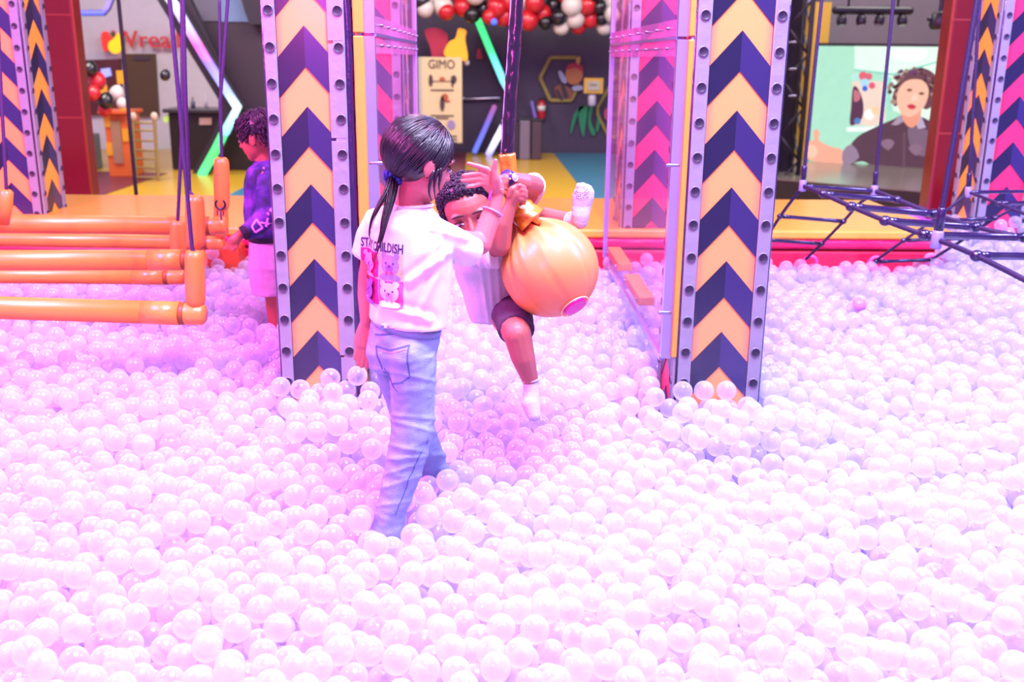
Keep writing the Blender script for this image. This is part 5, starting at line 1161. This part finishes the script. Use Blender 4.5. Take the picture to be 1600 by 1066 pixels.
ld = empty('barrier_ladder', P(228, 290, 14.2), 'pale yellow metal rack with rungs next to the orange counter', 'rack')
LDm = mat('rack_yellow_metal', '#9a8a50', .35, .3)
for x0_, x1_ in ((207, 213), (241, 248)):
    tube('upright', [P(x0_, 182, 14.2), P(x0_+1, 200, 14.2), P(x1_, 290, 14.2)], .025, LDm, ld)
for y in (192, 204, 220, 235, 248, 262, 277): ob('rung', cap(bmesh.new(), P(208+(y-182)*.05, y, 14.2), P(242+(y-182)*.06, y, 14.2), .016), LDm, ld, True)
for x in (208, 241): ob('finial', ell(bmesh.new(), P(x, 182, 14.2), (.05, .05, .06)), mat('finial_cream', '#cbb8a0', .3), ld, True)
sc_ = empty('side_counter', P(95, 290, 15.2), 'pale grey counter and machine seen behind the red post', 'counter')
A, B = P(72, 160, 15.2), P(140, 285, 15.2)
boxo('body', A.x, B.x, 15.2, 15.8, -.3, P(95, 212, 15.2).z, mat('side_grey', '#6a7078', .5), sc_, .02); boxo('machine', A.x, B.x-.1, 15.2, 15.7, P(95, 205, 15.2).z, P(95, 170, 15.2).z, mat('machine_pale', '#a8a098', .5), sc_, .03)
boxo('tray', A.x+.05, B.x, 15.1, 15.5, P(95, 168, 15.2).z, P(95, 164, 15.2).z, METAL, sc_, .005)
# ------------------------------------------------------------------ stage on the right
stg = empty('stage', G(1330, 290, .2), 'low dark stage with a grey reflective top under the big screen', 'stage')
S = [G(1180, 277, .2), G(1520, 306, .2), G(1560, 268, .2), G(1180, 243, .2)]
bm = poly(bmesh.new(), [V((p.x, p.y, -.3)) for p in S], (0, 0, 1), .49); bmesh.ops.recalc_face_normals(bm, faces=bm.faces[:]); ob('body', bm, mat('stage_black', '#1c1418', .5), stg)
bm = poly(bmesh.new(), [V((p.x, p.y, .19)) for p in S], (0, 0, 1), .012); bmesh.ops.recalc_face_normals(bm, faces=bm.faces[:]); ob('top', bm, mat('stage_top_grey', '#6e685e', .22, coat=.3), stg)
TL, BLc = P(1278, 72, 12.8), G(1263, 251, .2)
k_ = BLc.y/12.8; BLc = P(1263, 251, 12.8); TRc, BRc = P(1479, 73, 11.85), P(1455, 266, 11.85)
R_ = (BRc-BLc); R_.z = 0; Lw = R_.length; R_.normalize(); U_ = V((0, 0, 1)); N2 = R_.cross(U_)
scr = empty('video_screen', BLc, 'large lit video screen on the stage showing a curly haired child giving a thumbs up', 'screen')
def SU(x, y, off=0):
    d = ray(x, y); t = (BLc-CO).dot(N2)/d.dot(N2); return CO+d*t+N2*off
bm = poly(bmesh.new(), [SU(1274, 67, -.0), SU(1482, 69), SU(1456, 271), SU(1259, 254)], -N2, .12); bmesh.ops.recalc_face_normals(bm, faces=bm.faces[:]); ob('screen_housing', bm, mat('screen_black', '#141418', .5), scr)
LAY = [0]
def pic(name, px, hexc, sm=0, em=1.2):
    LAY[0] += 1; pts = [SU(x, y, .004+.0022*LAY[0]) for x, y in px]
    if sm: pts = catmull(pts, sm, True)
    bm = poly(bmesh.new(), pts, N2, .001); bmesh.ops.recalc_face_normals(bm, faces=bm.faces[:])
    m = mat('screen_light_'+hexc[1:], hexc, .9, em=em, spec=0)
    for l in list(m.node_tree.links):
        if l.to_socket.name == 'Base Color': m.node_tree.links.remove(l)
    m.node_tree.nodes['Principled BSDF'].inputs['Base Color'].default_value = (.01, .01, .01, 1)
    return ob(name, bm, m, scr)
def sc2(l): return [(1255+x*.2018, 60+y*.2018) for x, y in l]
pic('picture', sc2([(118, 58), (1106, 66), (985, 1018), (38, 945)]), '#a8dcc4')
pic('picture', sc2([(400, 60), (1106, 66), (1050, 520), (960, 640), (700, 560), (660, 280), (400, 240)]), '#dcf4e4')
pic('picture', sc2([(700, 90), (960, 90), (900, 170), (720, 160)]), '#f4fdf6', 4)
pic('picture', sc2([(400, 235), (700, 270), (1060, 170), (1062, 182), (700, 290), (400, 250)]), '#8ed0c0')
pic('picture', sc2([(385, 330), (640, 330), (640, 640), (560, 680), (362, 672)]), '#e8cfc0')
pic('picture', sc2([(660, 300), (690, 300), (680, 560), (650, 560)]), '#9cd8c8')
pic('picture', sc2([(340, 690), (590, 680), (540, 720), (340, 722)]), '#e8f4f4')
pic('picture', sc2([(390, 380), (430, 390), (470, 500), (460, 620), (400, 670), (365, 660), (375, 540)]), '#5a3450', 3)
pic('picture', sc2([(400, 400), (440, 420), (445, 470), (400, 490)]), '#c07080', 3)
for x, y, r, c in ((412, 300, 34, '#b0e0d8'), (470, 290, 34, '#e06070'), (515, 295, 28, '#d06878'), (484, 345, 34, '#a8d4f0'), (540, 365, 26, '#e05870'), (486, 388, 22, '#4068d0'), (520, 590, 40, '#f0f4ec'), (570, 560, 34, '#f0c8a0'), (430, 640, 26, '#5080c0')):
    pic('picture', sc2([(x+r*math.cos(t), y+r*math.sin(t)) for t in [2*PI*i/12 for i in range(12)]]), c)
pic('picture', sc2([(700, 1000), (560, 990), (470, 950), (360, 966), (350, 870), (430, 760), (560, 690), (720, 620), (760, 600), (900, 600), (1020, 690), (1000, 1015)]), '#5a3c4c', 3)
pic('picture', sc2([(820, 700), (900, 690), (1010, 740), (1000, 900), (860, 880)]), '#7c6078', 3)
pic('picture', sc2([(690, 670), (760, 590), (790, 640), (740, 670)]), '#a890a4'); pic('picture', sc2([(880, 650), (920, 590), (960, 690), (900, 700)]), '#b8a4c0')
pic('picture', sc2([(770, 500), (920, 520), (900, 650), (840, 690), (780, 620)]), '#e89880', 3)
pic('picture', sc2([(700, 455), (740, 350), (770, 280), (850, 240), (940, 230), (1020, 270), (1060, 350), (1040, 450), (1010, 520), (960, 550), (900, 520), (780, 540), (730, 500)]), '#6e4650', 3)
cu_ = random.Random(4)
for _ in range(60):
    a = cu_.uniform(PI*.95, PI*2.12); rr = cu_.uniform(.75, 1.05); x, y = 880+175*rr*math.cos(a), 400+165*rr*math.sin(a)
    if a > PI*2.02 or a < PI*1.02: y += cu_.uniform(0, 100)
    r = cu_.uniform(10, 19); pic('picture', sc2([(x+r*math.cos(t), y+r*math.sin(t)) for t in [2*PI*i/7 for i in range(7)]]), cu_.choice(['#543038', '#8a6064', '#a88478', '#6e3c68', '#46282e']))
pic('picture', sc2([(765, 440), (800, 360), (860, 320), (950, 320), (1000, 370), (1005, 440), (970, 530), (900, 590), (840, 600), (780, 550)]), '#f4b8a0', 4)
pic('picture', sc2([(895, 430), (915, 425), (925, 470), (890, 480), (875, 465)]), '#f9c8b4', 3)
for x, y in ((862, 398), (955, 425)): pic('picture', sc2([(x-24, y), (x, y-12), (x+24, y), (x, y+12)]), '#7c5048', 3)
pic('picture', sc2([(845, 515), (880, 505), (915, 525), (890, 545), (860, 540)]), '#c83c50', 3)
pic('picture', sc2([(55, 850), (90, 790), (130, 780), (125, 720), (150, 695), (175, 730), (170, 785), (260, 830), (352, 860), (345, 965), (200, 950), (90, 930)]), '#f0a890', 3)
pic('picture', sc2([(70, 830), (130, 820), (160, 880), (100, 920)]), '#f8c0a8', 3); pic('picture', sc2([(350, 870), (420, 810), (480, 910), (400, 968), (355, 962)]), '#947c94', 2)
for x, y in ((700, 800), (915, 840)): pic('picture', sc2([(x-60, y), (x, y-30), (x+50, y), (x, y+60)]), '#8a6880', 2)
pic('picture', sc2([(815, 720), (835, 720), (830, 1000), (812, 1000)]), '#6c4a5c')
# lamps over the screen
lb = empty('stage_light_bar', P(1365, 17, 11.5), 'dark bar with four stage spot lights above the screen', 'stage lights')
ob('bar', cap(bmesh.new(), P(1306, 16, 11.5), P(1421, 17, 11.5), .045), BLACK, lb, True)
for x in (1325, 1402): ob('hanger', loft(bmesh.new(), [P(x, 16, 11.5), P(x, 16, 11.5)*1+V((0, 0, 6.0-P(x, 16, 11.5).z))], .012, seg=8), BLACK, lb, True)
for x, t in ((1315, .0), (1345, .05), (1376, -.25), (1409, .05)):
    q = P(x, 24, 11.5); d = V((t, -.3, -1)).normalized(); h = ob('spot_head', loft(bmesh.new(), [q, q+d*.03, q+d*.09, q+d*.11], [.035, .052, .055, .04], seg=16), BLACK, lb, True); ob('lens', loft(bmesh.new(), [q+d*.11, q+d*.112], .035, seg=16), mat('lens_grey', '#8a8494', .15), h)
sp_ = empty('hanging_spotlight', P(1470, 30, 9.5), 'single black spotlight hanging beside the right red post', 'spotlight'); q = P(1468, 30, 9.6)
ob('housing', loft(bmesh.new(), [q+V((0, 0, .07)), q+V((0, 0, .05)), q+V((0, 0, -.05)), q+V((0, 0, -.09))], [.04, .07, .09, .07], seg=18), BLACK, sp_, True); ob('yoke', loft(bmesh.new(), [q+V((0, 0, .05)), q+V((0, 0, .3))], .02, seg=8), BLACK, sp_); ob('arm', cap(bmesh.new(), q+V((-.1, 0, 0)), q+V((.1, 0, 0)), .02), BLACK, sp_, True)
yb = boxo('yellow_panel', P(1257, 100, 14).x, P(1291, 100, 14).x, 14, 14.1, -.3, P(1270, 3, 14).z, mat('panel_yellow', '#b08a2c', .5)); tag(yb, 'tall narrow yellow panel left of the video screen', 'panel')
tr = empty('lighting_truss', P(1250, 240, 11), 'black lighting truss tower left of the screen', 'truss')
A, B = P(1226, 100, 11), P(1262, 100, 11)
for x in (A.x, B.x):
    for y in (11, 11.28): ob('chord', loft(bmesh.new(), [(x, y, -.3), (x, y, 3.2)], .028, seg=10), BLACK, tr, True)
for i in range(12):
    z = -.2+i*.28
    ob('brace', loft(bmesh.new(), [(A.x, 11, z), (B.x, 11, z+.28)] if i % 2 else [(B.x, 11, z), (A.x, 11, z+.28)], .014, seg=8), BLACK, tr, True)
    ob('side_brace', loft(bmesh.new(), [(B.x, 11, z), (B.x, 11.28, z+.28)], .014, seg=8), BLACK, tr, True)
for y in (66, 108, 150): ob('bolt', cap(bmesh.new(), P(1234, y, 10.9), P(1243, y, 10.9), .012), METAL, tr, True)
cv = boxo('black_drape', A.x-.05, B.x+.02, 11.35, 11.45, -.3, 4, mat('drape_black', '#1e1824', .8)); tag(cv, 'black drape hanging behind the lighting truss', 'drape')
